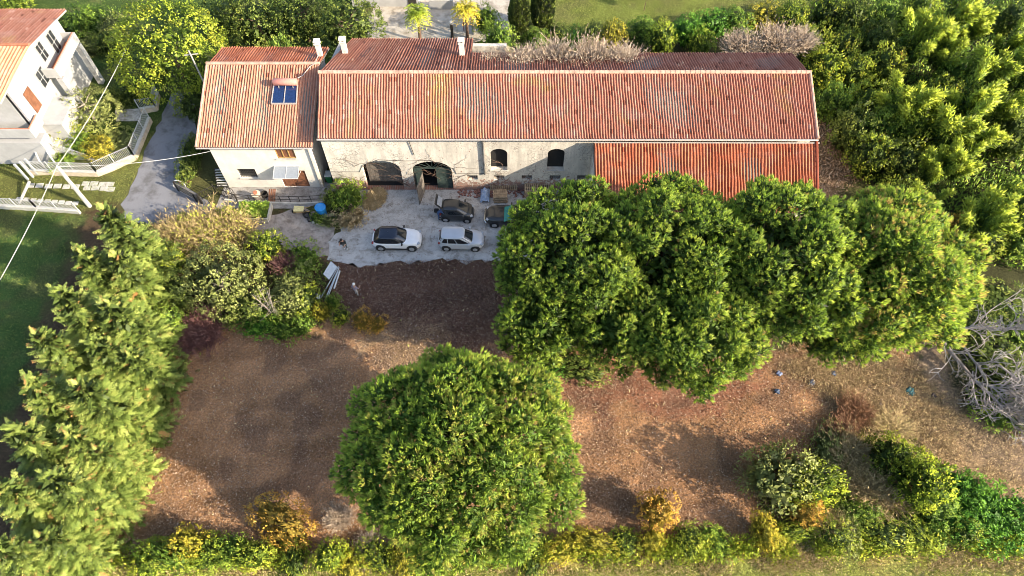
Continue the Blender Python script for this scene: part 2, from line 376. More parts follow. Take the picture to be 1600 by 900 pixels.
def plaster(name, base, grime, brick, zlo, zhi, amount=.5):
    m, nt, b, _ = new_mat(name)
    g = nt.nodes.new('ShaderNodeNewGeometry'); sx = nt.nodes.new('ShaderNodeSeparateXYZ'); nt.links.new(g.outputs['Position'], sx.inputs[0])
    n = noise(nt, .8, 7, .7); n2 = noise(nt, 3.5, 6, .7)
    col = ramp(nt, n, [(.3, tuple(c*.8 for c in base)), (.6, base), (.8, tuple(min(.85, c*1.12) for c in base))])
    streak = noise(nt, 1.3, 5, .7, stretch=(1, 1, .18))
    low = mrange(nt, math_(nt, 'ADD', sx.outputs[2], math_(nt, 'MULTIPLY', math_(nt, 'SUBTRACT', n, .5), 3.)), zhi, zlo)
    col = mixc(nt, math_(nt, 'MULTIPLY', mrange(nt, streak, .42, .7), amount), col, grime)
    col = mixc(nt, math_(nt, 'MULTIPLY', low, amount), col, tuple(c*.62 for c in base))
    if brick:
        bt = nt.nodes.new('ShaderNodeTexBrick'); mp = nt.nodes.new('ShaderNodeMapping'); mp.inputs['Rotation'].default_value = (R(90), 0, 0)
        nt.links.new(g.outputs['Position'], mp.inputs[0]); nt.links.new(mp.outputs[0], bt.inputs[0])
        bt.inputs['Scale'].default_value = 2.4; bt.inputs['Color1'].default_value = (.34, .15, .10, 1); bt.inputs['Color2'].default_value = (.26, .17, .13, 1); bt.inputs['Mortar'].default_value = (.42, .38, .34, 1)
        patch = math_(nt, 'ADD', n2, math_(nt, 'MULTIPLY', mrange(nt, sx.outputs[2], 2.0, .2), .30))
        col = mixc(nt, mrange(nt, patch, .62, .67), col, bt.outputs[0])
        cr = math_(nt, 'MULTIPLY', mrange(nt, noise(nt, .5, 3), .48, .62), .75)
        v = nt.nodes.new('ShaderNodeTexVoronoi'); v.feature = 'DISTANCE_TO_EDGE'; v.inputs['Scale'].default_value = 3.2; nt.links.new(g.outputs['Position'], v.inputs[0])
        col = mixc(nt, math_(nt, 'MULTIPLY', mrange(nt, v.outputs[0], .05, .015), cr), col, (.12, .09, .08))
    nt.links.new(col, b.inputs['Base Color']); b.inputs['Roughness'].default_value = .92; b.inputs['Specular IOR Level'].default_value = .15
    bump(nt, b, n2, .35, .03); return m
M_BARN = plaster('barn_plaster', (.78, .72, .62), (.34, .31, .27), True, .4, 3.8, .68)
M_HOUSE = plaster('house_plaster', (.80, .75, .67), (.56, .51, .44), False, .2, 2.4, .35)
M_WHITE = plaster('white_render', (.45, .445, .435), (.37, .36, .345), False, .1, 1., .25)
M_GREYW = plaster('grey_gable', (.42, .40, .37), (.2, .19, .17), True, .4, 3, .6)
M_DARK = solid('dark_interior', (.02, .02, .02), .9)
M_WOOD = solid('brown_wood', (.20, .085, .045), .6, var=.35, scale=3)
M_OLDWOOD = solid('grey_old_wood', (.16, .14, .12), .85, var=.45, scale=4)
M_OCHRE = solid('ochre_frame', (.42, .27, .10), .6)
M_IRON = solid('dark_iron', (.05, .045, .04), .6, .4)
M_GREEN = solid('green_paint', (.045, .065, .056), .55, var=.3, scale=2)
M_PIPE = solid('stained_pipe', (.20, .19, .18), .7, .2, var=.5, scale=1.5)
M_ZINC = solid('pale_zinc', (.50, .46, .42), .5, .3)
M_WMETAL = solid('white_metal', (.52, .53, .53), .45, .1, var=.08)
M_CHIM = solid('pale_chimney', (.68, .63, .55), .9, var=.2, scale=3)
M_GLASS = solid('dark_glass', (.03, .035, .04), .08, var=.2, spec=.8)
M_CONC = solid('pale_concrete', (.50, .48, .43), .9, var=.22, scale=3)
M_CREAM = solid('cream_wall', (.60, .50, .38), .9, var=.25, scale=2)
M_TERRA = solid('terracotta', (.42, .17, .10), .8, var=.2)

def tile_roof(A, B, D, E_, mat, parent, name='roof', pitch=.225, row=.42, amp=.065, seed=1):
    """A,B eave left/right, D,E_ ridge left/right; coppi tiles laid in courses"""
    A, B, D, E_ = map(np.array, (A, B, D, E_)); r = np.random.default_rng(seed)
    A, B, D, E_ = A.astype(float), B.astype(float), D.astype(float), E_.astype(float)
    nu = max(4, int(np.linalg.norm(B-A)/pitch)); nv = max(2, int(np.linalg.norm(D-A)/row)); K = 6
    n = np.cross(B-A, D-A); n /= np.linalg.norm(n); n *= np.sign(n[2])
    ph = np.arange(nu*K+1)/K; prof = np.maximum(np.cos(2*np.pi*(ph-.5)), -.75)*amp
    lift = r.normal(0, .004, (nv, nu)); cid = np.minimum(ph.astype(int), nu-1)
    wob = np.cumsum(r.normal(0, .006, nv+1)); rows = []
    for k in range(nv):
        for e, up in ((0, .016), (1, .0)):
            v = (k+e*.985)/nv; u = ph/nu
            base = (A*(1-v)+D*v)[None]*(1-u)[:, None]+(B*(1-v)+E_*v)[None]*u[:, None]
            sag = -.06*np.sin(u*np.pi*5+seed)*np.sin(v*np.pi)-.02*np.sin(u*np.pi*11+v*4)
            base = base+(B-A)[None]/np.linalg.norm(B-A)*(.016*np.sin(v*7+u*23+seed)+.012*np.sin(v*15+u*61))[:, None]
            rows.append(base+n[None]*(prof+up+lift[k][cid]+sag)[:, None])
    V = np.concatenate(rows); m = len(ph); i = np.arange(len(V)).reshape(-1, m)
    F = np.stack([i[:-1, :-1], i[:-1, 1:], i[1:, 1:], i[1:, :-1]], -1).reshape(-1, 4)
    tcol = r.normal(.5, .2, nu); tt = np.clip(tcol[None]*.6+r.normal(.2, .09, (nv, nu)), 0, 1)
    pf = (prof[:-1]+prof[1:])/2/amp; tt = np.clip(.5+(tt-.5)*.62, 0, 1)
    tt = np.where(r.random(tt.shape) < .022, .0, tt); tt = np.where(r.random(tt.shape) < .012, 1., tt)
    fc = np.clip(np.repeat(np.repeat(tt, K, 1), 2, 0)[:-1]+(np.tile(pf[:K], nu)*.24-.02)[None], 0, 1)
    me = fast_mesh(name, V-np.array(parent.location)[None], F, {'tint': ('FACE', fc.ravel())})
    o = link(name, me, mat, parent)
    # the boarded underside and the edges of the roof slab
    t = n*.16
    return o
def roof_slab(mb, A, B, D, E_, off=.07, th=.14):
    A, B, D, E_ = map(Vector, (A, B, D, E_)); n = (B-A).cross(D-A).normalized()
    if n.z < 0: n = -n
    q = [p-n*off for p in (A, B, E_, D)]; w = [p-n*(off+th) for p in (A, B, E_, D)]
    return mb.add(q+w, [(0, 1, 2, 3), (7, 6, 5, 4), (0, 4, 5, 1), (1, 5, 6, 2), (2, 6, 7, 3), (3, 7, 4, 0)])
def ridge_row(a, b, mat, parent, r0=.15, name='ridge', step=.42):
    a = Vector(a); b = Vector(b); n = max(1, int((b-a).length/step)); mb = MB()
    for k in range(n):
        p = a+(b-a)*k/n; q = a+(b-a)*(k+1.06)/n; mb.tube([p, q], [r0*1.06, r0*.94], 8)
    return mb.build(name, mat, parent, smooth=False)
def wall_part(name, outline, holes, thick, y, mat, parent):
    me = wall_holes(outline, holes, thick); l = parent.location
    o = link(name, me, mat, parent); o.location = (-l.x, y+thick/2-l.y, -l.z); return o
def side_wall(x, pts, th, mat, parent, name='wall'):      # pts in (y,z), thickness towards +x
    mb = MB(); n = len(pts); vs = [(x, p[0], p[1]) for p in pts]+[(x+th, p[0], p[1]) for p in pts]
    mb.add(vs, [tuple(range(n)), tuple(range(n, 2*n))[::-1]]+[(i, (i+1) % n, (i+1) % n+n, i+n) for i in range(n)])
    return mb.build(name, mat, parent)

# ------------------------------------------------------------------ the barn
YB = 40.9; EZ = 7.0; RZ = 8.8; RY = 46.25
barn = thing('barn', 'long pale plastered barn under a weathered pink clay tile roof behind the parked cars', 'barn', (4, YB, 0))
BX0, BX1 = -15.95, 25.0
holes = [arch(-13.1, -9.75, .02, 2.75, 3.85), arch(-8.75, -5.3, .02, 2.6, 3.75), arch(-1.85, -.4, 2.65, 4.75, 5.3), arch(3.05, 4.5, 2.65, 4.75, 5.3)]
VX = [(-4.02, -3.05), (-1.6, -.68), (.85, 1.8), (3.34, 4.3), (5.78, 6.7)]
holes += [rect(a, b, 1.4, 1.96) for a, b in VX]
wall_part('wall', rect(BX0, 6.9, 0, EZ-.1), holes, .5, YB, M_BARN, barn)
side_wall(BX0+.002, [(YB+.5, 0), (53.5, 0), (53.5, 6.3), (RY, RZ-.2), (YB+.5, EZ-.05)], .4, M_GREYW, barn)
side_wall(BX1-.6, [(YB, 0), (50, 0), (50, 7.2), (RY, RZ-.2), (YB, EZ-.1)], .4, M_BARN, barn)
MB().box((15.65, YB+.25, 3.4), (17.48, .5, 6.8)).build('wall', M_BARN, barn)
MB().box((-8, 53.3, 3), (15, .4, 6)).box((12, 49.8, 3.4), (25, .4, 6.8)).build('wall', M_BARN, barn)
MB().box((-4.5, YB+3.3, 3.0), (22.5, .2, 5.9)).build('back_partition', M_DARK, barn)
A_, B_ = (-16.0, 40.45, EZ), (25.05, 40.4, EZ); D_, E_ = (-16.3, RY, RZ), (25.1, RY, RZ)
tile_roof(A_, B_, D_, E_, M_TILE_PINK, barn, 'front_roof', seed=3)
s = MB(); roof_slab(s, A_, B_, D_, E_)
BL, BM1, BM2, BR = (-14.9, 53.7, 6.35), (-4.0, 53.6, 6.35), (-4.0, 50.3, 7.45), (25.1, 50.3, 7.45)
tile_roof((-14.9, 53.7, 6.4), (-3.6, 53.7, 6.4), (-16.3, RY+.02, RZ-.02), (-3.6, RY+.02, RZ-.02), M_TILE_DARK, barn, 'back_roof', seed=4)
tile_roof((-3.6, 50.4, 7.5), (25.0, 50.4, 7.45), (-3.6, RY+.02, RZ-.02), (25.1, RY+.02, RZ-.02), M_TILE_DARK, barn, 'back_roof', seed=6)
roof_slab(s, (-14.9, 53.7, 6.4), (-3.6, 53.7, 6.4), (-16.3, RY, RZ-.02), (-3.6, RY, RZ-.02)); roof_slab(s, (-3.597, 50.4, 7.5), (25, 50.4, 7.45), (-3.597, RY, RZ-.02), (25.1, RY, RZ-.02))
s.build('roof_boards', M_OLDWOOD, barn)
ridge_row((-16.3, RY, RZ+.06), (25.15, RY, RZ+.06), M_RIDGE, barn, .17)
ridge_row((25.05, 40.4, EZ+.05), (25.1, RY, RZ+.03), M_RIDGE, barn, .12, 'verge_tiles')
MB().tube([(-16.0, 40.36, EZ-.06), (25.1, 40.31, EZ-.06)], .075, 8).build('gutter', M_ZINC, barn)
g = MB(); x = FX(754, 219, 40.8)[0]
g.tube([(x, 40.5, 6.9), (x, 40.78, 6.6), (x+.05, 40.78, 2.2)], .085, 8); g.build('downpipe', M_PIPE, barn)
MB().tube([(x-6.2, 40.5, 6.9), (x-6.18, 40.82, 6.6), (x-5.9, 40.84, 4.6)], .03, 6).build('cable', M_IRON, barn)
for zc, pts in ((0, [(-15.9, 2.45), (-13.4, 2.45), (-13.0, 3.3), (-11.5, 4.0), (-9.2, 3.85), (-7, 3.9), (-5.1, 2.85), (-4.9, 2.2), (-2.4, 2.2)]),):
    MB().tube([(a, YB-.03, b) for a, b in pts], .022, 5).build('cable', M_IRON, barn)
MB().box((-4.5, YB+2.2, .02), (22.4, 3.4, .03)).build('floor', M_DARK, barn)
# carriage door, gates, arched windows, vents
d = MB()
for k in range(20): d.box((-12.92+k*.16, YB+1.0, 1.28), (.15, .05, 2.5+.05*math.sin(k*3.1)))
d.build('door', M_OLDWOOD, barn)
MB().box((-11.4, YB+.95, 2.72), (3.3, .12, .14)).build('door_lintel', M_CONC, barn)
gl = MB(); gl.box((-6.05, YB+.25, 1.3), (1.35, .06, 2.55)); gl.box((-8.3, YB+.25, 1.3), (.75, .06, 2.55))
for zz in (.5, 1.4, 2.3): gl.box((-6.05, YB+.20, zz), (1.33, .04, .07))
gl.build('gate', M_GREEN, barn)
fan = MB()
for k in range(7): fan.bar((-7.02, YB+.25, 2.62), (-7.02+1.6*math.cos(.2+k*.45), YB+.25, 2.62+1.02*math.sin(.2+k*.45)), .04)
fan.box((-7.02, YB+.25, 2.62), (3.3, .07, .09)); fan.build('fanlight', M_GREEN, barn)
a0 = Vector((-7.9, YB-.1, 0)); a1 = Vector((-8.25, YB-1.75, 0)); lf = MB()
for zz in (.12, 1.15, 2.3): lf.bar(a0+Vector((0, 0, zz)), a1+Vector((0, 0, zz)), .07)
for t in (0, .5, 1): q = a0.lerp(a1, t); lf.bar(q+Vector((0, 0, .06)), q+Vector((0, 0, 2.36)), .07)
lf.bar(a0+Vector((.02, 0, .6)), a1+Vector((.02, 0, .6)), .03, 1.05); lf.bar(a0+Vector((.02, 0, 1.72)), a1+Vector((.02, 0, 1.72)), .03, 1.05)
lf.build('gate_leaf', M_OLDWOOD, barn)
for x0, x1 in ((-1.85, -.4), (3.05, 4.5)):
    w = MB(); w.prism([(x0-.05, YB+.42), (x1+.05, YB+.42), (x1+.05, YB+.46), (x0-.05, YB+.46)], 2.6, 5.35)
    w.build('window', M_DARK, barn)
    MB().box(((x0+x1)/2, YB-.03, 2.62), (x1-x0+.2, .12, .06)).build('sill', M_CONC, barn)
for a, b in VX:
    f = MB()
    for k in range(5): f.box((a+(k+.5)*(b-a)/5, YB+.15, 1.68), (.025, .025, .55))
    f.build('vent', M_IRON, barn)
for px, py, z, h in ((540, 84, 7.5, 1.3), (504, 84, 7.1, 1.6), (722, 86, 7.6, 1.3)):
    bx, by, _ = P(px, py, z)
    if px == 504: continue
    c = MB(); c.box((bx, by, z+h/2-.3), (.44, .42, h+.6)); ch = c.build('chimney', M_CHIM, barn, bevel=.02)
    k = MB(); k.box((bx, by, z+h+.06), (.56, .54, .10)); 
    for q in (-.22, .22): k.box((bx+q*.75, by, z+h+.2), (.08, .42, .2))
    k.box((bx, by, z+h+.33), (.58, .56, .06)); k.build('chimney_cap', M_CHIM, ch)
# lean-to with the red roof
lean = thing('lean_to', 'open lean-to under a deep red clay tile roof at the right end of the barn', 'lean-to', (16, 38, 0))
LA, LB, LD, LE = (6.72, 34.6, 4.75), (24.5, 34.5, 4.75), (6.72, 40.38, 6.62), (25.05, 40.34, 6.62)
tile_roof(LA, LB, LD, LE, M_TILE_RED, lean, 'roof', pitch=.245, seed=9)
s = MB(); roof_slab(s, LA, LB, LD, LE); s.build('roof_boards', M_OLDWOOD, lean)
ridge_row((24.5, 34.5, 4.83), (25.05, 40.34, 6.7), M_TILE_RED, lean, .13, 'verge_tiles')
MB().box((6.92, 38.7, 2.7), (.3, 3.9, 5.3)).build('wall', M_BARN, lean); MB().box((24.1, 37.9, 2.3), (.35, 5.6, 4.6)).build('wall', M_BARN, lean)
for k in range(5): MB().box((8+k*3.8, 35.2, 2.3), (.4, .4, 4.6)).build('pillar', M_BARN, lean)
MB().tube([(6.75, 40.3, 6.66), (25.3, 40.27, 6.66)], .05, 6).build('flashing', M_ZINC, lean)

# ------------------------------------------------------------------ the farmhouse
YH = 41.2; HX0, HX1 = -25.75, -17.15; HE, HR, HRY = 5.65, 8.0, 48.3
house = thing('farmhouse', 'small cream farmhouse with beige tiled roof attached to the left end of the barn', 'house', (-21.4, YH, 0))
hh = [rect(-20.25, -18.62, 3.82, 5.26), rect(-24.25, -22.7, 1.32, 2.46), rect(-20.7, -18.35, .03, 2.25)]
wall_part('wall', rect(HX0, HX1, 0, HE-.12), hh, .4, YH, M_HOUSE, house)
side_wall(HX1-.4, [(YH+.4, 0), (51.2, 0), (51.2, 6.6), (HRY, HR-.2), (YH+.4, HE-.08)], .4, M_HOUSE, house)
side_wall(HX0, [(YH+.4, 0), (51.2, 0), (51.2, 6.6), (HRY, HR-.2), (YH+.4, HE-.08)], .4, M_HOUSE, house)
MB().box((-21.4, 51.2, 3.3), (8.2, .3, 6.6)).build('wall', M_HOUSE, house)
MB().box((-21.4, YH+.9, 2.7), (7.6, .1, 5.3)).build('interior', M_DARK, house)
HA, HB, HD, HEe = (-26.5, 40.75, HE), (-16.75, 40.75, HE), (-26.45, HRY, HR), (-16.7, HRY, HR)
tile_roof(HA, HB, HD, HEe, M_TILE_BEIGE, house, 'front_roof', seed=12)
tile_roof((-26.4, 51.8, 6.95), (-16.6, 51.8, 6.95), (-26.45, HRY+.02, HR-.02), (-16.7, HRY+.02, HR-.02), M_TILE_RED, house, 'back_roof', seed=13)
s = MB(); roof_slab(s, HA, HB, HD, HEe); roof_slab(s, (-26.4, 51.8, 6.95), (-16.6, 51.8, 6.95), (-26.45, HRY, HR), (-16.7, HRY, HR)); s.build('roof_boards', M_OLDWOOD, house)
ridge_row((-26.5, HRY, HR+.06), (-16.7, HRY, HR+.06), M_RIDGE, house, .15)
ridge_row((-26.5, 40.75, HE+.05), (-26.45, HRY, HR+.04), M_RIDGE, house, .1, 'verge_tiles')
MB().tube([(-26.5, 40.66, HE-.05), (-16.7, 40.66, HE-.05)], .065, 8).build('gutter', M_ZINC, house)
MB().tube([(-17.3, 40.7, HE-.1), (-17.35, YH-.08, HE-.4), (-17.35, YH-.08, .05)], .06, 8).build('downpipe', M_ZINC, house)
w = MB(); w.box((-19.43, YH+.12, 4.54), (1.6, .05, 1.4)); wf = w.build('window', M_WOOD, house)
k = MB()
for q in (-.78, -.26, .26, .78): k.box((-19.43+q, YH+.07, 4.54), (.07, .06, 1.42))
k.box((-19.43, YH+.07, 3.86), (1.62, .06, .07)).box((-19.43, YH+.07, 5.22), (1.62, .06, .07)); k.build('frame', M_OCHRE, wf)
MB().box((-19.43, YH-.06, 3.79), (1.85, .18, .06)).build('sill', M_CONC, house)
w = MB(); w.box((-23.47, YH+.22, 1.9), (1.5, .05, 1.1)); wf = w.build('window', M_GLASS, house); k = MB()
for q in range(11): k.box((-24.2+q*.148, YH+.06, 1.9), (.022, .022, 1.12))
for q in range(5): k.box((-23.47, YH+.06, 1.45+q*.22), (1.5, .02, .02))
k.build('grille', M_IRON, wf); MB().box((-23.47, YH-.06, 1.28), (1.75, .16, .07)).build('sill', M_CONC, house)
dd = MB()
for q in (-20.1, -18.95): dd.box((q, YH+.14, 1.12), (1.1, .07, 2.15))
dr = dd.build('door', M_WOOD, house); pn = MB()
for q in (-20.1, -18.95):
    for zz in (.55, 1.5): pn.box((q, YH+.09, zz), (.8, .05, .7))
pn.build('panel', M_WOOD, dr, bevel=.02)
aw = thing('door_awning', 'glazed white framed awning over the brown door of the farmhouse', 'awning', (-19.75, YH, 2.6))
M_POLY = solid('awning_glass', (.27, .30, .34), .25, var=.1, spec=.6)
for q0, q1 in ((-20.8, -19.77), (-19.73, -18.7)): MB().add([(q0, YH-.02, 2.83), (q1, YH-.02, 2.83), (q1, YH-1.15, 2.5), (q0, YH-1.15, 2.5), (q0, YH-.02, 2.85), (q1, YH-.02, 2.85), (q1, YH-1.15, 2.52), (q0, YH-1.15, 2.52)], [(0, 1, 2, 3), (4, 5, 6, 7), (0, 4, 5, 1), (1, 5, 6, 2), (2, 6, 7, 3), (3, 7, 4, 0)]).build('pane', M_POLY, aw)
fr = MB()
for q in (-20.83, -19.75, -18.67): fr.bar((q, YH-.02, 2.85), (q, YH-1.18, 2.51), .05)
fr.bar((-20.85, YH-1.17, 2.51), (-18.65, YH-1.17, 2.51), .05); fr.bar((-20.85, YH-.03, 2.85), (-18.65, YH-.03, 2.85), .05)
for q in (-20.83, -18.67): fr.bar((q, YH-.03, 2.2), (q, YH-1., 2.53), .035)
fr.build('frame', M_WMETAL, aw)
# chimney standing in the gap, on the house
bx, by, z = -16.95, 49.9, 7.4
c = MB(); c.box((bx, by, 7.9), (.42, .4, 1.9)); ch = c.build('chimney', M_CHIM, house, bevel=.02); MB().box((bx, by, 8.9), (.54, .52, .10)).box((bx, by, 9.04), (.3, .3, .18)).box((bx, by, 9.16), (.54, .52, .06)).build('chimney_cap', M_CHIM, ch)
# shed door frame on the left flank of the house
x = HX0
pf = MB(); pf.box((x-.55, YH+.9, .95), (1.0, .07, .05))
br = thing('cellar_hatch', 'pale slatted cellar hatch in a dark frame against the left side of the farmhouse', 'hatch', (x-.5, YH+.3, 0))
q = [(x-1.0, YH+.9, 1.5), (x-.03, YH+.9, 1.55), (x-.03, YH-.15, .25), (x-1.0, YH-.1, .2)]
sl = MB()
for k in range(7):
    a = Vector(q[0]).lerp(Vector(q[3]), (k+.5)/7); b = Vector(q[1]).lerp(Vector(q[2]), (k+.5)/7); sl.bar(a, b, .13, .03)
sl.build('slats', M_CONC, br); f = MB()
for i in range(4): f.bar(q[i], q[(i+1) % 4], .07)
f.bar(q[3], (q[3][0], q[3][1], 0), .06).bar(q[2], (q[2][0], q[2][1], 0), .06).bar(q[0], (q[0][0], q[0][1], 0), .06).bar(q[1], (q[1][0], q[1][1], 0), .06)
f.build('frame', M_IRON, br)
# solar water heater
hs = (HR-HE)/(HRY-40.75); roofz = lambda y: HE+(y-40.75)*hs
def RP(px, py, lift=.12):
    z = 7.2
    for _ in range(12): z = roofz(P(px, py, z)[1])+lift
    return Vector(P(px, py, z))
sol = thing('solar_water_heater', 'solar water heater with pink tank and dark blue panel on the farmhouse roof', 'solar heater', RP(444, 150))
c4 = [RP(424, 162, .18), RP(463, 162, .18), RP(465, 133, .18), RP(428, 133, .18)]
up = Vector((0, -hs, 1)).normalized()
M_PV = solid('solar_blue', (.012, .03, .10), .12, var=.25, spec=.8)
for t0, t1 in ((.02, .49), (.51, .98)):
    qq = [c4[0].lerp(c4[1], t0), c4[0].lerp(c4[1], t1), c4[3].lerp(c4[2], t1), c4[3].lerp(c4[2], t0)]
    MB().add(qq+[v-up*.1 for v in qq], [(0, 1, 2, 3), (7, 6, 5, 4), (0, 4, 5, 1), (1, 5, 6, 2), (2, 6, 7, 3), (3, 7, 4, 0)]).build('panel', M_PV, sol)
f = MB()
for i in range(4): f.bar(c4[i], c4[(i+1) % 4], .07, .14)
f.bar(c4[0].lerp(c4[1], .5), c4[3].lerp(c4[2], .5), .05, .13); f.build('frame', M_ZINC, sol)
t0, t1 = RP(427, 128, .55), RP(464, 128, .55)
ax = (t1-t0).normalized(); M_TANK = solid('pink_tank', (.62, .26, .20), .45, var=.12)
MB().tube([t0-ax*.04, t0, t0+ax*.03, t1-ax*.03, t1, t1+ax*.04], [.16, .25, .30, .30, .25, .16], 18).build('tank', M_TANK, sol, smooth=True)
for t in (.2, .8): q = t0.lerp(t1, t); MB().bar(q, q-up*.5, .06).bar(q-Vector((0, .02, 0)), q-up*.5-Vector((0, .45, .1)), .05).build('bracket', M_ZINC, sol)
pp = [RP(465, 122, .5), RP(473, 118, .2), RP(484, 104, .1), RP(492, 99, .2), Vector((-16.95, 49.6, 8.0))]
MB().tube(pp, .035, 6).build('pipe', M_ZINC, sol)

# ------------------------------------------------------------------ the neighbour's white house
NX = -42.85
nb = thing('villa', 'white two-storey villa with orange tiled gable roof and balcony at the top left', 'house', (-49, 50.5, 0))
NRY, NRZ, NF, NFz, NB, NBz = 49.5, 9.0, 43.95, 7.6, 56.9, 7.2
ex = -42.1; wx = -72
tile_roof((wx, NF, NFz), (ex-.9, NF, NFz), (wx, NRY, NRZ), (ex+.35, NRY, NRZ), M_TILE_ORANGE, nb, 'front_roof', pitch=.3, seed=21)
tile_roof((wx, NB, NBz), (ex, NB, NBz), (wx, NRY+.02, NRZ-.02), (ex+.35, NRY+.02, NRZ-.02), M_TILE_PINK, nb, 'back_roof', pitch=.3, seed=22)
s = MB(); roof_slab(s, (wx, NF, NFz), (ex-.9, NF, NFz), (wx, NRY, NRZ), (ex+.35, NRY, NRZ)); roof_slab(s, (wx, NB, NBz), (ex, NB, NBz), (wx, NRY, NRZ), (ex+.35, NRY, NRZ)); s.build('roof_boards', M_WHITE, nb)
ridge_row((wx, NRY, NRZ+.06), (ex+.35, NRY, NRZ+.06), M_TILE_ORANGE, nb, .15)
side_wall(NX-.4, [(45.2, 0), (56, 0), (56, 7.2), (NRY, NRZ-.3), (45.2, 7.75)], .4, M_WHITE, nb)
MB().box((-57.5, 45.4, 3.8), (28.9, .4, 7.6)).build('wall', M_WHITE, nb)
MB().box((-57.5, 55.8, 3.5), (28.9, .4, 7.0)).build('wall', M_WHITE, nb)
def side_window(y0, y1, z0, z1, mat, panes=2):
    w = MB(); w.box((NX+.02, (y0+y1)/2, (z0+z1)/2), (.06, y1-y0, z1-z0)); o = w.build('window', mat, nb)
    f = MB()
    for k in range(panes+1): f.box((NX+.06, y0+(y1-y0)*k/panes, (z0+z1)/2), (.05, .045, z1-z0))
    for k in range(3): f.box((NX+.058, (y0+y1)/2, z0+(z1-z0)*k/2), (.05, y1-y0, .035))
    f.build('frame', M_WHITE if mat is M_GLASS else M_OCHRE, o)
side_window(51.15, 52.15, 5.75, 7.4, M_GLASS); side_window(49.1, 50.35, 4.5, 6.1, M_GLASS); side_window(53.2, 54.3, 4.95, 7.0, M_GLASS)
b = MB(); b.box((-42.24, 52.7, 4.86), (1.2, 5.0, .1)); b.build('balcony_floor', M_TERRA, nb)
b = MB(); b.box((-41.55, 52.7, 5.35), (.16, 5.2, 1.0)); b.box((-42.24, 55.22, 5.35), (1.2, .16, 1.0)); b.box((-42.24, 50.18, 5.35), (1.2, .16, 1.0)); b.build('balcony_parapet', M_WHITE, nb)
b = MB(); b.box((-41.66, 52.7, 5.87), (.07, 5.1, .05)); b.build('coping', M_TERRA, nb)
for y in (50.3, 55.0): MB().box((-41.7, y, 2.35), (.5, .5, 4.7)).build('pillar', M_WHITE, nb)
# lower terrace at the front corner
b = MB(); b.box((-50, 44.6, 1.4), (15.2, 1.2, 2.8)); b.build('terrace', M_WHITE, nb)
b = MB(); b.box((-50, 44.05, 3.9), (15.2, .16, 1.0)); b.box((-42.45, 45.0, 3.9), (.16, 1.8, 1.0)); b.build('terrace_parapet', M_WHITE, nb)
b = MB(); b.box((-50, 44.12, 4.43), (15.1, .07, .06)); b.box((-42.52, 45.0, 4.43), (.07, 1.7, .06)); b.build('coping', M_TERRA, nb)
b = MB(); b.box((-41.9, 47.6, 1.6), (1.9, 3.4, 3.2)); b.build('porch', M_WHITE, nb)
MB().box((-41.9, 47.6, 3.24), (2.1, 3.6, .08)).build('porch_roof', M_WHITE, nb)
dk = MB(); dk.box((NX+.03, 47.0, 5.1), (.06, 1.1, 2.2)); dk.build('door', M_WOOD, nb)
dk = MB(); dk.box((-45.4, 45.17, 6.1), (1.2, .06, 1.2)); dk.build('window', M_GLASS, nb)
# ------------------------------------------------------------------ foliage materials
F_PINE = foliage('pine_needles', [(0, (.020, .046, .009)), (.25, (.080, .155, .018)), (.6, (.24, .345, .034)), (.93, (.39, .46, .065)), (1, (.36, .24, .07))], .24)
F_CONIFER = foliage('conifer_sprays', [(0, (.022, .040, .012)), (.3, (.09, .135, .030)), (.65, (.20, .245, .058)), (.94, (.33, .355, .10)), (1, (.30, .14, .06))], .24)
F_YELLOW = foliage('yellow_green_leaves', [(0, (.04, .07, .010)), (.35, (.17, .23, .022)), (.7, (.33, .37, .035)), (1, (.46, .39, .05))], .28)
F_DARK = foliage('dark_green_leaves', [(0, (.03, .05, .012)), (.45, (.10, .14, .026)), (.8, (.21, .24, .045)), (1, (.32, .31, .06))], .22)
F_MID = foliage('mid_green_leaves', [(0, (.04, .08, .012)), (.4, (.12, .20, .026)), (.8, (.26, .34, .045)), (1, (.42, .42, .06))], .3)
F_VIVID = foliage('vivid_green_leaves', [(0, (.02, .08, .008)), (.4, (.06, .18, .016)), (.8, (.14, .29, .03)), (1, (.22, .36, .05))], .28)
F_GROVE = foliage('grove_leaves', [(0, (.02, .04, .010)), (.28, (.085, .13, .016)), (.58, (.26, .31, .03)), (.9, (.40, .40, .05)), (1, (.50, .28, .06))], .28)
F_BAMBOO = foliage('bamboo_leaves', [(0, (.010, .030, .008)), (.32, (.04, .085, .012)), (.58, (.17, .24, .022)), (1, (.42, .46, .05))], .26)
F_OLIVE = foliage('olive_leaves', [(0, (.08, .095, .035)), (.4, (.22, .245, .07)), (.8, (.33, .355, .115)), (1, (.42, .42, .17))], .2)
F_GOLD = foliage('golden_leaves', [(0, (.12, .11, .016)), (.4, (.34, .30, .028)), (.8, (.52, .41, .05)), (1, (.56, .32, .06))], .28)
F_ORANGE = foliage('orange_leaves', [(0, (.14, .10, .02)), (.3, (.38, .23, .04)), (.7, (.56, .30, .06)), (1, (.58, .43, .10))], .28)
F_RUST = foliage('rust_leaves', [(0, (.10, .045, .03)), (.5, (.22, .09, .06)), (1, (.34, .17, .12))], .15)
F_PURPLE = foliage('purple_twigs', [(0, (.07, .035, .035)), (.5, (.15, .07, .065)), (.9, (.24, .12, .10)), (1, (.34, .08, .06))], .1)
F_STRAW = foliage('dry_straw', [(0, (.20, .14, .09)), (.5, (.38, .29, .21)), (1, (.55, .46, .36))], .1, .8)
F_TAN = foliage('tan_twigs', [(0, (.16, .11, .06)), (.5, (.36, .25, .13)), (.85, (.48, .35, .19)), (1, (.40, .42, .06))], .15)
F_GRASS = foliage('grass_blades', [(0, (.06, .09, .018)), (.5, (.14, .17, .04)), (1, (.25, .24, .08))], .2)
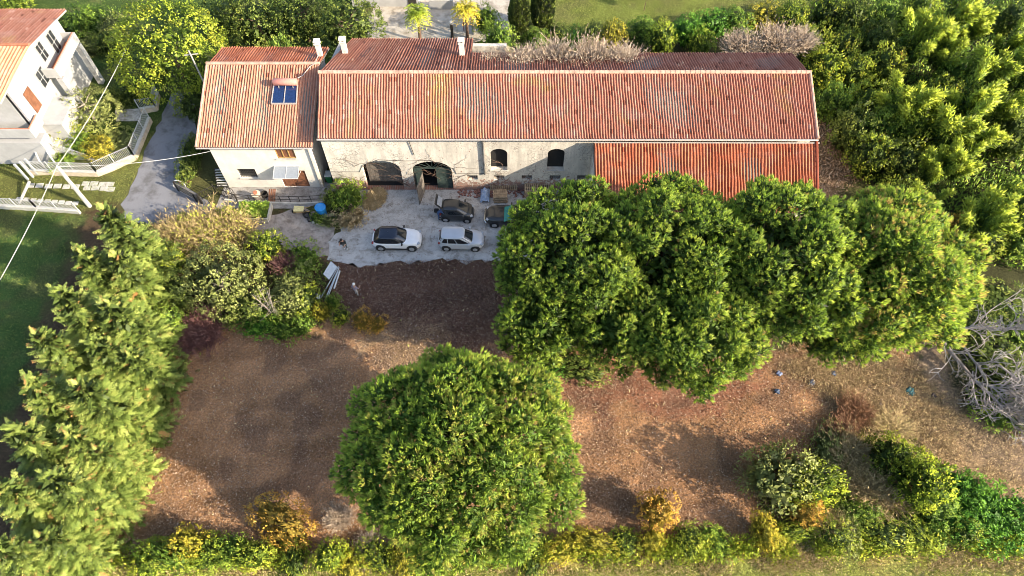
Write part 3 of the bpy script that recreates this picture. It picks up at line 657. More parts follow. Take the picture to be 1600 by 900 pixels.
F_MEADOW = foliage('meadow_blades', [(0, (.14, .17, .035)), (.5, (.30, .33, .075)), (1, (.46, .43, .13))], .2)
F_DRYGRASS = foliage('dry_grass_blades', [(0, (.22, .155, .085)), (.5, (.42, .30, .175)), (.88, (.56, .44, .26)), (1, (.28, .32, .07))], .2)
F_CHIP = foliage('wood_chips', [(0, (.14, .085, .055)), (.5, (.36, .23, .145)), (.85, (.52, .37, .25)), (1, (.66, .54, .42))], 0, .9)
F_SOILCHIP = foliage('dark_litter', [(0, (.05, .025, .02)), (.6, (.15, .075, .055)), (.92, (.26, .14, .10)), (1, (.55, .45, .38))], 0, .9)
M_BARK = solid('pine_bark', (.16, .10, .07), .9, var=.4, scale=5)
M_BARKP = solid('pale_bark', (.34, .29, .23), .9, var=.3, scale=5)
M_DEAD = solid('dead_wood', (.42, .37, .33), .85, var=.4, scale=4)
M_CULM = solid('bamboo_culm', (.22, .25, .08), .6, var=.3)

def rdir(r, n): return unit(r.normal(size=(n, 3)))
def fib(n, r=None):
    k = np.arange(n)+.5; ph = np.arccos(1-2*k/n); th = np.pi*(1+5**.5)*k
    return np.c_[np.cos(th)*np.sin(ph), np.sin(th)*np.sin(ph), np.cos(ph)]
def lobes_dome(r, rx, ry, zc, hu, hd, n, rl, cut=-.35):
    d = fib(int(n*1.5)); d = d[d[:, 2] > cut]; d = unit(d+r.normal(0, .12, d.shape))
    h = np.where(d[:, 2] > 0, hu, hd); k = r.uniform(.78, .98, len(d))
    c = np.c_[d[:, 0]*rx*k, d[:, 1]*ry*k, zc+d[:, 2]*h*k]
    return c, d, rl*r.uniform(.7, 1.3, len(d))
def lobe_points(r, c, d, rl, dens, low=-.3):
    out_p, out_n = [], []
    for i in range(len(c)):
        n = int(dens*rl[i]**2*12); q = rdir(r, n); q = q[((q*d[i]).sum(1) > -.25) | (q[:, 2] > .25)]; q = q[q[:, 2] > low]
        p = c[i]+q*rl[i]*r.uniform(.78, 1.08, (len(q), 1))*np.array([1, 1, .85])
        e = ((p[:, None]-c[None])**2).sum(-1); e[:, i] = 99
        ok = (e > (rl[None]*.72)**2).all(1); out_p.append(p[ok]); out_n.append(q[ok])
    return np.concatenate(out_p), np.concatenate(out_n)
def limbs(targets, h0, r0, top, r, n=7, rbase=None, lean=(0, 0)):
    mb = MB(); t = Vector((lean[0], lean[1], top))
    mb.tube([(0, 0, -.1), (lean[0]*.3, lean[1]*.3, top*.4), (lean[0]*.8, lean[1]*.8, top*.8), t], [r0*1.25, r0*.95, r0*.75, r0*.55], 9)
    for k in range(min(n, len(targets))):
        q = Vector(targets[k]); a = Vector((lean[0]*.6, lean[1]*.6, h0+(top-h0)*r.uniform(.1, .95))); m = a.lerp(q, .5)+Vector((0, 0, r.uniform(-.2, .5)))
        mb.tube([a, m, q], [r0*.42, r0*.26, r0*.08], 6)
    return mb
# umbrella pine: tufts of needles standing on rounded branch pads
TRUNK_LEAN = 2.4
def pine_meshes(seed, rx, ry, zc, hu, hd, nl=64, uneven=1.):
    r = np.random.default_rng(seed)
    c, d, rl = lobes_dome(r, rx, ry, zc, hu, hd, nl, .185*(rx+ry)/2, -.8)
    az = np.arctan2(d[:, 1], d[:, 0]); ph = r.uniform(0, 6.28, 3)
    f = 1+uneven*(.025*np.sin(2*az+ph[0])+.04*np.sin(3*az+ph[1])+.04*np.sin(5*az+ph[2]))+r.normal(0, .04, len(d))
    c[:, :2] *= f[:, None]; c[:, 2] += r.normal(0, .15, len(c))
    p, q = lobe_points(r, c, d, rl, 9.5, -.55)
    ax = unit(q*.7+np.array([0, 0, .65])+r.normal(0, .18, q.shape)); n = len(p); m = 14
    size = r.uniform(.75, 1.45, n)
    D = unit(np.repeat(ax, m, 0)+.44*rdir(r, n*m)); B = np.repeat(p, m, 0)+rdir(r, n*m)*.06
    L = np.repeat(size, m)*r.uniform(.22, .33, n*m)
    V = leaves(B, D, L, np.repeat(size, m)*.046, r)-np.array([0, TRUNK_LEAN, 0])
    patch = (vnoise(p[:, 0]*1.0+seed*7, p[:, 1]+p[:, 2], 1.4, seed)-.3)*.5
    t = np.repeat(np.clip(r.normal(.57, .21, n)+patch, 0, .93), m)+r.normal(0, .05, n*m)
    br = np.repeat(r.random(n) < .010, m); t = np.where(br, 1.05, np.clip(t, 0, .93))
    # older needles and inner leaves, darkened as the crown's own inner shade
    k = 3; p2 = np.repeat(p-q*.42, k, 0)+rdir(r, n*k)*.3; D2 = rdir(r, n*k)
    V2 = leaves(p2, D2, r.uniform(.3, .5, n*k), .13, r)-np.array([0, TRUNK_LEAN, 0])
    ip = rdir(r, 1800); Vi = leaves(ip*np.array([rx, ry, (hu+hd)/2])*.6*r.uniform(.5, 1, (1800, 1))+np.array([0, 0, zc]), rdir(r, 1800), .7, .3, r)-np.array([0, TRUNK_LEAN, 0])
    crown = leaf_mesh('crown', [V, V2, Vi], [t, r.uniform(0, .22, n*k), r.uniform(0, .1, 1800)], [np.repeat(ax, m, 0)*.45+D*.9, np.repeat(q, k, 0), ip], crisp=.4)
    sel = c[r.permutation(len(c))]; sel = np.array([0, 0, zc])+(sel-np.array([0, 0, zc]))*.66
    sel = sel+np.array([0, -TRUNK_LEAN, 0])
    tr = limbs(sel, zc*.45, .34, zc+hu*.2, r, 26, lean=(0, -TRUNK_LEAN)).mesh('trunk')
    return crown, tr
def pine(px, py, zc, rx, ry, hu, hd, label, seed, group='umbrella pines', nl=105, uneven=1.):
    x, y, _ = P(px, py, zc); o = thing('umbrella_pine', label, 'tree', (x, y+TRUNK_LEAN, 0), 0, group)
    cr, tr = pine_meshes(seed, rx, ry, zc, hu, hd, nl, uneven)
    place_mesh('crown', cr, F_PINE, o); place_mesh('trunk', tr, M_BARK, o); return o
PG = 'umbrella pines'
pine(719, 703, 8.4, 6.5, 5.9, 4.0, 4.2, 'big round umbrella pine standing alone in the brown field', 131, nl=125, uneven=.25)
pine(888, 402, 9.8, 4.5, 4.8, 3.6, 4.0, 'umbrella pine whose crown hangs over the half hidden cars and the pallets', 102, nl=66)
pine(842, 512, 7.8, 2.7, 2.6, 2.2, 3.0, 'small low umbrella pine crown below the pine that hangs over the cars', 103, nl=36)
pine(1042, 387, 10.2, 5.0, 5.0, 3.6, 4.0, 'umbrella pine in front of the left end of the red lean-to roof', 104, nl=70)
pine(1088, 522, 8.6, 4.3, 3.8, 2.9, 4.0, 'umbrella pine reaching furthest down into the field from the row', 105, nl=60)
pine(1216, 402, 10.0, 5.4, 5.4, 3.7, 4.2, 'umbrella pine touching the right corner of the red lean-to roof', 106, nl=76)
pine(1388, 425, 9.4, 5.4, 5.3, 3.7, 4.4, 'umbrella pine at the right end of the row beside the fallen dead tree', 107, nl=82)
pine(965, 508, 8.2, 3.2, 3.0, 2.4, 3.4, 'low umbrella pine crown between the two front pines of the row', 108, nl=40)
pine(1315, 520, 5.2, 3.2, 2.1, 1.9, 2.4, 'lowest pine crown at the front of the row over the tan dry grass', 109, nl=40)

# feathery conifers of the left row
def conifer_mesh(seed, h, rad, levels=31):
    r = np.random.default_rng(seed); Vs, ts, ns_ = [], [], []
    pts, dirs, sz = [], [], []
    az = 0
    for k in range(levels*9):
        t = (k+.5)/(levels*9); z = .25+(h-.3)*t; rr = rad*(1-t)**.72*(.75+.5*r.random())+.12
        az += 2.39996+r.normal(0, .2); o = np.array([math.cos(az), math.sin(az), 0])
        ns = 1+int(rr/.48)
        for s in range(ns):
            f = 1-.55*s/max(1, ns-1) if ns > 1 else 1
            p = o*rr*f+np.array([0, 0, z-.16*rr*f+r.normal(0, .12)])+r.normal(0, .12, 3)
            pts.append(p-o*.55); dirs.append(unit(o*(.9)+np.array([0, 0, .12+.5*t])+r.normal(0, .3, 3))); sz.append(r.uniform(.7, 1.25)*(1 if t < .8 else .75))
    p = np.array(pts); d = unit(np.array(dirs)); sz = np.array(sz); n = len(p)
    side = unit(np.cross(d, np.array([0, 0, 1.])+r.normal(0, .25, d.shape))); nor = np.cross(side, d)
    base_t = np.clip(r.normal(.45, .24, n), 0, .93); base_t[r.random(n) < .02] = 1.1
    L0 = .88
    for s in np.linspace(.15, .92, 6):
        for sg in (-1, 1):
            D = unit(d*.75+side*sg*.75+nor*r.normal(-.08, .16, (n, 1))); ll = sz*(.33*(1-.72*s)+.06)*r.uniform(.8, 1.2, n)
            Vs.append(leaves(p+d*(sz*s*L0)[:, None]-nor*(.10*s*s)*sz[:, None], D, ll, .088*sz, r, roll=nor+r.normal(0, .4, nor.shape)))
            ts.append(np.clip(base_t+(s-.45)*.34+r.normal(0, .05, n), 0, 1.1)); ns_.append(nor+d*.45+side*sg*.35)
    Vs.append(leaves(p, d, sz*L0*1.1, .08, r, roll=nor)); ts.append(base_t)
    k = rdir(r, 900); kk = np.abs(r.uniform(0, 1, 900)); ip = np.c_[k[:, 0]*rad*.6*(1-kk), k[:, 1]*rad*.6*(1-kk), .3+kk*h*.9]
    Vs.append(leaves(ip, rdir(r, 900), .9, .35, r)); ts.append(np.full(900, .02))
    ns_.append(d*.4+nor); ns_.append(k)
    return leaf_mesh('crown', Vs, ts, ns_, crisp=1.1)
CON = [conifer_mesh(200+i, 9.0, 2.45) for i in range(3)]
CTR = MB().tube([(0, 0, -.1), (0, 0, 4), (0, 0, 8.6)], [.22, .15, .03], 8).mesh('trunk')
def conifer(px, py, h, label, k, sc=1., mat=None, group='conifers of the left row'):
    x, y, _ = P(px, py, h); o = thing('conifer', label, 'tree', (x, y, 0), k*1.9, group); s = h/9.0; o.scale = (sc*s**.5, sc*s**.5, s)
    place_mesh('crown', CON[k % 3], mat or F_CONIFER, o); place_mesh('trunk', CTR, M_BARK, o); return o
ORD = ['first', 'second', 'third', 'fourth', 'fifth', 'sixth', 'seventh', 'eighth', 'ninth', 'tenth', 'eleventh', 'twelfth', 'thirteenth', 'fourteenth', 'fifteenth', 'sixteenth', 'seventeenth', 'eighteenth', 'nineteenth', 'twentieth']
outer = [(160, 326, 9.4), (120, 388, 8.2), (88, 452, 9.4), (56, 520, 8.4), (38, 592, 9.0), (14, 668, 8.4), (-6, 760, 8), (-14, 855, 7)]
inner = [(178, 398, 7.6), (160, 468, 8.6), (142, 532, 7.6), (118, 600, 8.8), (98, 672, 7.4), (72, 742, 8.2), (62, 836, 6.4)]
third = [(196, 548, 6.2), (178, 628, 5.2), (150, 700, 5.6), (118, 782, 4.6)]
for row, lst in (('the lawn side', outer), ('the middle', inner), ('the field side', third)):
    for k, (px, py, h) in enumerate(lst):
        conifer(px, py, h, f'{ORD[k]} yellow-green conifer from the road along {row} of the left row', k+len(row))
conifer(205, 360, 5.2, 'dark green conifer next to the end of the asphalt road', 2, .8, F_MID)
conifer(205, 430, 5.0, 'shaded dark conifer between the left row and the olive tree', 1, .8, F_DARK)

# broadleaved crowns
def bush_mesh(seed, rad, h, nl, leaf, dens=1.5, m=7, clump=.8, hd=.6, low=-.4):
    r = np.random.default_rng(seed)
    c, d, rl = lobes_dome(r, rad*.85, rad*.85, h*.45, h*.5, h*.38, nl, rad*.36, -.75)
    p, q = lobe_points(r, c, d, rl, dens/(leaf*leaf)*.085, low); n = len(p)
    D = unit(np.repeat(q, m, 0)*.45+rdir(r, n*m)*.8+np.array([0, 0, .22])); B = np.repeat(p, m, 0)+rdir(r, n*m)*leaf*clump
    V = leaves(B, D, leaf*r.uniform(.7, 1.3, n*m), leaf*.55, r)
    patch = vnoise(p[:, 0]+seed*3.3, p[:, 1]+p[:, 2]*.7, rad*.35, seed)
    t = np.clip(np.repeat(r.normal(.18, .10, n)+patch*.55, m)+r.normal(0, .1, n*m), 0, 1)
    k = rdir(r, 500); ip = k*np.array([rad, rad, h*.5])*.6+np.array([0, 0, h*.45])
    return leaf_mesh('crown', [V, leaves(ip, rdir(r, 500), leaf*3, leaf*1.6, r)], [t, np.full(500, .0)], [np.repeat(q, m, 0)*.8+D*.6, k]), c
def plume_mesh(seed, h, rad, n=11, leaf=.42):
    r = np.random.default_rng(seed); Vs, ts, ns_ = [], [], []
    st = MB()
    for k in range(n):
        a = r.uniform(0, 2*np.pi); o = np.array([math.cos(a), math.sin(a), 0]); hh = h*r.uniform(.7, 1.05); reach = rad*r.uniform(.25, 1.0)
        s = np.linspace(0, 1, 9); pts = np.c_[o[0]*reach*s**1.8, o[1]*reach*s**1.8, hh*(s-.16*s**4)]+np.array([o[0]*.25, o[1]*.25, 0])
        st.tube(pts, list(np.linspace(.035, .01, 9)), 5)
        m = 560; u = r.uniform(.25, 1, m)**.8; w = .08+.50*np.sin(np.clip((1-u)*1.25+.12, 0, 1)*np.pi)**.8
        b = np.stack([np.interp(u, s, pts[:, i]) for i in range(3)], 1)+rdir(r, m)*(w*r.uniform(.3, 1, m))[:, None]*np.array([1, 1, .8])
        D = unit(o*.45+rdir(r, m)*.65+np.array([0, 0, .45]))
        Vs.append(leaves(b, D, leaf*r.uniform(.7, 1.3, m), leaf*.26, r)); ts.append(np.clip(r.normal(.18, .12, m)+np.clip(u-.45, 0, 1)*1.25, 0, 1)); ns_.append(unit(b-np.stack([np.interp(u, s, pts[:, i]) for i in range(3)], 1))*.8+D*.6)
    return leaf_mesh('crown', Vs, ts, ns_, crisp=.8), st.mesh('culms')
def twig_mesh(seed, rad, h, n=900, leafy=0, up=.7, thick=.05):
    r = np.random.default_rng(seed); Vs, ts = [], []
    k = rdir(r, n); k[:, 2] = np.abs(k[:, 2]); p0 = np.c_[r.normal(0, rad*.22, (n, 2)), np.abs(r.normal(0, h*.12, n))]
    e = np.c_[k[:, :2]*rad, k[:, 2]*h*.75+h*.2]*r.uniform(.55, 1.05, (n, 1))
    d = unit(e-p0*.5); L = np.linalg.norm(e, axis=1)
    Vs.append(leaves(p0, d, L, thick, r)); ts.append(r.uniform(.2, .8, n))
    m = 6; b = np.repeat(p0, m, 0)+np.repeat(d*L[:, None], m, 0)*r.uniform(.4, 1, (n*m, 1)); D = unit(np.repeat(d, m, 0)*.7+rdir(r, n*m)*.7+np.array([0, 0, up*.4]))
    Vs.append(leaves(b, D, r.uniform(.25, .8, n*m)*rad*.28, thick*.8, r)); ts.append(r.uniform(0, .9, n*m))
    if leafy:
        q = b[r.integers(0, len(b), leafy)]+rdir(r, leafy)*.15
        Vs.append(leaves(q, rdir(r, leafy), .2, .12, r)); ts.append(np.where(r.random(leafy) < .7, 1.0, .6))
    return leaf_mesh('twigs', Vs, ts)
BUSH = [bush_mesh(300+i, 1.6, 2.4, 30, .16)[0] for i in range(4)]
TREE = [bush_mesh(320+i, 3.0, 5.6, 64, .21, 1.4)[0] for i in range(2)]
BIGTREE = bush_mesh(330, 4.6, 8.0, 100, .23, 1.5)[0]
LOW = [bush_mesh(340+i, 1.5, 1.2, 22, .14, low=-.1)[0] for i in range(3)]
OLIVE = bush_mesh(350, 3.0, 3.8, 48, .17, 1.2)[0]
PLUME = [plume_mesh(360+i, 7.0, 2.0) for i in range(3)]
TWIG = [twig_mesh(370+i, 1.7, 1.9, 760) for i in range(2)]
TWIGLEAF = [twig_mesh(380+i, 2.6, 2.6, 800, 2600) for i in range(2)]
STEM = MB()
for k in range(5):
    a = k*1.26; STEM.tube([(0, 0, -.05), (.25*math.cos(a), .25*math.sin(a), .6), (.7*math.cos(a), .7*math.sin(a), 1.5)], [.06, .045, .02], 6)
STEM = STEM.mesh('stems')
TRUNK = limbs([(1.6*math.cos(k*1.1), 1.6*math.sin(k*1.1), 3.2+.4*(k % 3)) for k in range(7)], 1.2, .17, 3.2, np.random.default_rng(4), 7).mesh('trunk')
cnt = [0]
def plant(name, me, stem, mat, smat, px, py, z, label, cat='shrub', sc=(1, 1, 1), group=None, part='crown', rz=None, z0=0):
    x, y, _ = P(px, py, z); cnt[0] += 1
    o = thing(name, label, cat, (x, y, z0), cnt[0]*2.3 if rz is None else rz, group)
    o.scale = sc if hasattr(sc, '__len__') else (sc, sc, sc)
    place_mesh(part, me, mat, o)
    if stem is not None: place_mesh('trunk' if cat == 'tree' else 'stem', stem, smat, o)
    return o
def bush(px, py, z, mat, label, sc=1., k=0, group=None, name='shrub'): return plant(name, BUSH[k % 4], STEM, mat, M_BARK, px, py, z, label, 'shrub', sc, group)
def low(px, py, z, mat, label, sc=1., k=0, group=None, name='shrub', rz=None): return plant(name, LOW[k % 3], None, mat, M_BARK, px, py, z, label, 'shrub', sc, group, rz=rz)
def tree(px, py, z, mat, label, sc=1., k=0, group=None): return plant('tree', TREE[k % 2], TRUNK, mat, M_BARK, px, py, z, label, 'tree', sc, group)
def twigs(px, py, z, mat, label, sc=1., k=0, group=None, leafy=False, z0=0, name='dry_bush'): return plant(name, (TWIGLEAF if leafy else TWIG)[k % 2], None, mat, M_BARK, px, py, z, label, 'bush', sc, group, 'twigs', z0=z0)

# top left garden and the trees behind the farmhouse
plant('tree', BIGTREE, TRUNK, F_YELLOW, M_BARK, 266, 78, 4.6, 'large yellow-green leafy tree beside the road at the top left', 'tree', (1.02, 1.0, 1.05))
tree(398, 22, 4, F_DARK, 'dark green tree behind the ridge of the farmhouse, left of its neighbour', (1.1, 1, 1.05), 0)
tree(468, 12, 4, F_DARK, 'dark green tree behind the farmhouse nearest to the chimneys', (1.0, 1, 1.1), 1)
tree(540, 28, 4, F_DARK, 'dark green tree behind the left end of the barn back roof', (1.15, 1, 1.1), 0)
tree(352, 6, 4, F_DARK, 'dark tree half behind the big yellow-green tree at the top', .9, 1)
bush(437, 66, 6.4, F_MID, 'lime green branchy shrub leaning over the back roof of the farmhouse', (.9, .9, 2.6), 1)
bush(300, 160, 1.6, F_DARK, 'dark shrub under the yellow-green tree beside the asphalt road', 1.1, 2)
bush(318, 130, 1.6, F_DARK, 'dark shrub between the yellow-green tree and the farmhouse', 1.2, 0)
bush(128, 38, 1.2, F_MID, 'wide dark green hedge shrub behind the balcony of the villa', (1.7, 1.2, 1.1), 3)
bush(158, 34, 1.2, F_MID, 'dark green hedge shrub on the lawn side next to the wide one', (1.2, 1.1, 1.0), 1)
bush(172, 66, 1., F_DARK, 'dark round shrub on the lawn left of the yellow-green tree', 1.0, 2)
bush(138, 68, .7, F_OLIVE, 'low brownish shrub between the balcony and the dark round shrub', (1.1, .9, .6), 0)
bush(102, 44, .8, F_DARK, 'small dark shrub against the back corner of the villa', (1, .8, .8), 2)
bush(180, 45, 1.2, F_OLIVE, 'grey-green shrub at the right end of the villa hedge', (1.0, 1, 1.1), 2)
plant('olive_tree', OLIVE, TRUNK, F_OLIVE, M_BARKP, 135, 168, 2.2, 'grey-green olive tree in the front garden of the villa', 'tree', (.88, .85, .85))
bush(84, 186, 1.6, F_YELLOW, 'yellow-green shrub closest to the porch of the villa', (1.15, 1.1, 1.1), 0)
bush(108, 206, 1.2, F_YELLOW, 'yellow-green shrub above the white garden stairs', (1.1, 1, .9), 1)
bush(98, 165, 1.6, F_OLIVE, 'grey-green shrub between the villa pillar and the olive tree', .9, 3)
bush(150, 229, 1.0, F_GOLD, 'bright yellow round shrub behind the white fence', (.85, .85, .75), 2)
bush(128, 226, 1.0, F_MID, 'small green shrub between the bright yellow shrub and the stairs', (.8, .8, .8), 3)
low(100, 252, .4, F_MID, 'low green plant under the white garden stairs', (1.0, .6, .8), 1)
low(178, 222, .3, F_OLIVE, 'low brownish ground cover plant inside the fence corner', (1.4, 1.4, .5), 2)
bush(20, 8, 1, F_YELLOW, 'yellow-green bush behind the villa roof at the picture corner', (1.4, 1.2, .9), 1)
low(195, 150, .4, F_DARK, 'low dark shrub on the villa lawn above the gravel path', (1.2, 1, .9), 0)

# behind the barn: palms, cypresses, hedge
def palm(px, py, label, k):
    r = np.random.default_rng(500+k); x, y, _ = P(px, py, 4.0); o = thing('palm_tree', label, 'tree', (x, y, 0), k, 'palms on the forecourt')
    MB().tube([(0, 0, -.1), (.05, 0, 1.8), (0, 0, 3.6)], [.19, .15, .17], 9).build('trunk', M_BARK, None).parent = o
    Vs, ts = [], []
    for a in range(46):
        az = a*2.4; el = 1.25-2.1*a/46; L = r.uniform(1.1, 1.5); o2 = np.array([math.cos(az), math.sin(az), 0])
        s = np.linspace(0, 1, 12)[1:]; c = np.c_[np.outer(s*L*math.cos(el*.8), o2[:2]), 3.7+L*(math.sin(el)*s-.55*s*s)]
        sd_ = np.array([-o2[1], o2[0], 0])
        for sg in (-1, 1):
            D = unit(o2*.6+sd_*sg*.9+np.array([0, 0, -.45])+r.normal(0, .12, (len(s), 3))); Vs.append(leaves(c, D, .5, .07, r)); ts.append(np.full(len(s), np.clip(.2+.75*a/46+r.normal(0, .1), 0, 1)))
        Vs.append(leaves(c[:-1], unit(np.diff(c, axis=0)), .16, .06, r)); ts.append(np.full(len(s)-1, .4))
    place_mesh('crown', leaf_mesh('crown', Vs, ts), F_GOLD if k else F_YELLOW, o)
palm(650, 14, 'palm tree with a yellowing crown left of the post on the pale forecourt', 0)
palm(727, 8, 'palm tree with golden hanging fronds right of the post on the pale forecourt', 1)
def cyp_mesh(seed):
    r = np.random.default_rng(seed); n = 5200; t = r.random(n)**.8; a = r.uniform(0, 2*np.pi, n); rr = 1.0*np.sin(np.clip(t*.86+.14, 0, 1)*np.pi)**.6*r.uniform(.75, 1.05, n)
    p = np.c_[np.cos(a)*rr, np.sin(a)*rr, .5+t*5.0]; D = unit(np.c_[np.cos(a)*.5, np.sin(a)*.5, np.full(n, 1.)]+r.normal(0, .25, (n, 3)))
    return leaf_mesh('crown', [leaves(p, D, .42, .16, r)], [np.clip(r.normal(.35, .2, n), 0, 1)])
CYP = cyp_mesh(71)
for px, py, lb, s in ((811, 16, 'slim dark cypress on the left of the pair at the edge of the top lawn', .95), (848, 10, 'slim dark cypress on the right of the pair, with a bare pale stem', 1.08)):
    plant('cypress', CYP, CTR, F_DARK, M_BARKP, px, py, 3.2, lb, 'tree', (s, s, s*1.02), 'cypress pair').children[1].scale = (.8, .8, .5)
bush(758, 26, 1.8, F_MID, 'green shrub beside the golden palm on the forecourt', (.9, .9, 1.2), 1)
bush(778, 60, 2.6, F_MID, 'green feathery shrub rising behind the barn right of the third chimney', (1.25, 1.1, 1.7), 2)
low(822, 46, .8, F_OLIVE, 'grey-green low shrub at the foot of the cypress pair', (1.1, .9, 1.2), 0)
bush(838, 64, 1.2, F_MID, 'light green shrub below the cypress pair', (.9, .8, 1.0), 3)
bush(872, 56, 1.0, F_DARK, 'dark hedge shrub right of the light green shrub below the cypresses', (1.4, .8, .8), 0)
bush(925, 56, 1.0, F_DARK, 'dark hedge shrub left of the pale yellow one behind the dry creeper', (1.2, .8, .8), 1)
bush(958, 50, 1.6, F_GOLD, 'pale yellow shrub in the middle of the hedge behind the barn', (.95, .9, 1.1), 2)
bush(1004, 48, 1.2, F_MID, 'mid green hedge shrub right of the pale yellow one', (1.1, .9, 1.0), 3)
bush(1034, 56, 2.2, F_YELLOW, 'tall yellow-green shrub in the hedge behind the barn', (1.0, .9, 1.5), 0)
bush(1072, 48, 1.6, F_VIVID, 'vivid green hedge shrub right of the tall yellow-green one', (1.2, 1, 1.2), 1)
bush(1112, 38, 1.6, F_VIVID, 'broad vivid green hedge shrub facing the top lawn', (1.5, 1.1, 1.2), 2)
bush(1150, 36, 1.4, F_MID, 'mid green hedge shrub left of the golden hedge shrub', (1.2, 1, 1.1), 3)
bush(1095, 66, 1.8, F_YELLOW, 'yellow-green hedge shrub touching the barn back roof', (1., .9, 1.2), 0)
bush(1192, 26, 1.2, F_GOLD, 'golden hedge shrub at the right of the top lawn', (1.5, 1.0, .9), 1)
bush(1238, 24, 1.8, F_YELLOW, 'yellow-green hedge shrub next to the golden one, before the grove', (1.1, 1, 1.3), 2)
low(1010, 70, .6, F_DARK, 'low dark shrub behind the barn roof under the tall yellow-green one', (1.4, .7, 1.0), 1)
low(900, 66, .6, F_VIVID, 'low green shrub in the hedge behind the dry creeper', (1.6, .7, 1.0), 2)
DG = 'dry creepers on the back roof'
for px, py, s, lb in ((770, 82, .75, 'sparse grey dry creeper right beside the third chimney'), (820, 82, 1.0, 'dry creeper clump on the back roof, left end of the long pale mass'), (872, 80, 1.15, 'dry creeper clump on the back roof, second of the long pale mass'), (925, 78, 1.15, 'dry creeper clump on the back roof, third of the long pale mass'), (975, 80, .95, 'dry creeper clump on the back roof, right end of the long pale mass')):
    twigs(px, py+5, 8.2, F_STRAW, lb, (s*1.35, s*1.15, s*1.05), int(px), DG, z0=6.8, name='dry_creeper')
for px, py, s, lb in ((1165, 62, 1.1, 'pale dry creeper heap at the back right of the roof, nearer the hedge'), (1215, 56, 1.25, 'pale dry creeper heap at the back right of the roof, in the middle'), (1255, 52, 1.0, 'pale dry creeper heap touching the green grove')):
    twigs(px, py, 4.6, F_STRAW, lb, (s*1.2, s, s), int(px), DG, z0=3.0, name='dry_creeper')

# the grove on the right
rows = [(22, [1292, 1340, 1388, 1436, 1486, 1536, 1584]), (66, [1276, 1322, 1372, 1424, 1476, 1530, 1584]), (112, [1288, 1336, 1386, 1440, 1494, 1548, 1600]), (158, [1306, 1354, 1408, 1462, 1516, 1572]), (206, [1322, 1372, 1426, 1482, 1538, 1594]), (254, [1352, 1404, 1458, 1514, 1572]), (304, [1408, 1462, 1520, 1580]), (352, [1470, 1528, 1590])]
gr = np.random.default_rng(77)
for ri, (py, xs) in enumerate(rows):
    for k, px in enumerate(xs):
        if px > 1400 and (ri*3+k*5) % 7 == 0: gr.normal(0, 6, 2); continue
        px2 = px+gr.normal(0, 6); py2 = py+gr.normal(0, 7); bam = px > 1385+abs(py-130)*.35 and (ri+k) % 3 != 0
        lab = f'{ORD[k]} from the barn in the {ORD[ri]} grove row'
        if bam:
            pm, st = PLUME[(ri+k) % 3]; s = gr.uniform(.75, 1.25)
            o = plant('bamboo', pm, None, F_BAMBOO, M_CULM, px2, py2, 4.2, 'feathery bamboo clump '+lab, 'bamboo', (s, s, s), 'bamboo clumps of the grove'); place_mesh('culms', st, M_CULM, o)
        else:
            m = (F_GROVE, F_MID, F_GROVE, F_DARK, F_YELLOW)[(ri*2+k*3) % 5]; nm = {F_GROVE: 'mottled yellow-green', F_MID: 'mid green', F_DARK: 'dark green', F_YELLOW: 'bright yellow-green'}[m]
            s = gr.uniform(.95, 1.3); plant('grove_shrub', BUSH[(ri+k) % 4], STEM, m, M_BARK, px2, py2, 2.2, f'{nm} shrub '+lab, 'shrub', (s*1.15, s*1.1, s*1.55), 'leafy shrubs of the grove')
bush(1385, 205, 2.6, F_ORANGE, 'orange tinged shrub in the grove facing the brown side yard', (.9, .8, 1.1), 1)
bush(1512, 352, 1.6, F_ORANGE, 'bright orange shrub at the grove edge behind the right pine', (1.0, .95, 1.0), 2)
bush(1425, 330, 1.6, F_GROVE, 'mottled shrub at the grove edge touching the right pine', (1.2, 1.1, 1.1), 3)
bush(1545, 372, 1.2, F_GROVE, 'mottled low shrub right below the bright orange one', (1.0, 1, .8), 0)
bush(1590, 380, 1.2, F_MID, 'mid green shrub at the picture edge above the fallen dead tree', (1.1, 1, .9), 1)

# the shrubbery left of the parking court
twigs(318, 352, 1.8, F_TAN, 'wide tan twiggy shrub with lime leaves in front of the farmhouse gate', (1.25, 1.1, 1.1), 0, leafy=True, name='twiggy_shrub')
twigs(270, 362, 1.6, F_TAN, 'tan twiggy shrub beside the end of the asphalt road', (.9, .9, 1.0), 1, leafy=True, name='twiggy_shrub')
twigs(362, 356, 1.6, F_TAN, 'tan twiggy shrub beside the planter box', (.85, .85, 1.0), 1, leafy=True, name='twiggy_shrub')
bush(255, 398, 1.8, F_YELLOW, 'lime green shrub below the tan twiggy shrub', (1.0, 1, 1.1), 0)
bush(290, 345, 1.3, F_YELLOW, 'small lime shrub growing through the tan twigs', (.55, .5, .8), 3)
bush(352, 335, 1.6, F_YELLOW, 'small lime shrub growing through the tan twigs near the planter', (.5, .5, .9), 2)
plant('olive_tree', OLIVE, limbs([(1.4*math.cos(k*1.3), 1.4*math.sin(k*1.3), 2.4) for k in range(6)], .8, .16, 2.3, np.random.default_rng(8), 6).mesh('trunk'), F_OLIVE, M_BARKP, 338, 428, 3.4, 'pale grey-green olive tree in the shrubbery left of the parking court', 'tree', (.98, 1.0, 1.2))
bush(415, 380, 1.8, F_YELLOW, 'yellow-green shrub right of the olive tree', (.95, .9, 1.1), 1)
twigs(440, 408, 1.4, F_PURPLE, 'reddish twiggy bush between the olive tree and the gravel yard', (.75, .7, 1.), 1)
twigs(318, 512, 1.0, F_PURPLE, 'wide purple-brown leafless bush below the olive tree', (1.3, 1.0, .9), 0)
twigs(290, 530, .8, F_PURPLE, 'purple-brown leafless bush at the edge of the conifers', (.9, .9, .7), 1)
bush(268, 455, 1.6, F_DARK, 'dark green shrub between the conifers and the olive tree', (1.1, 1.1, 1.2), 2)
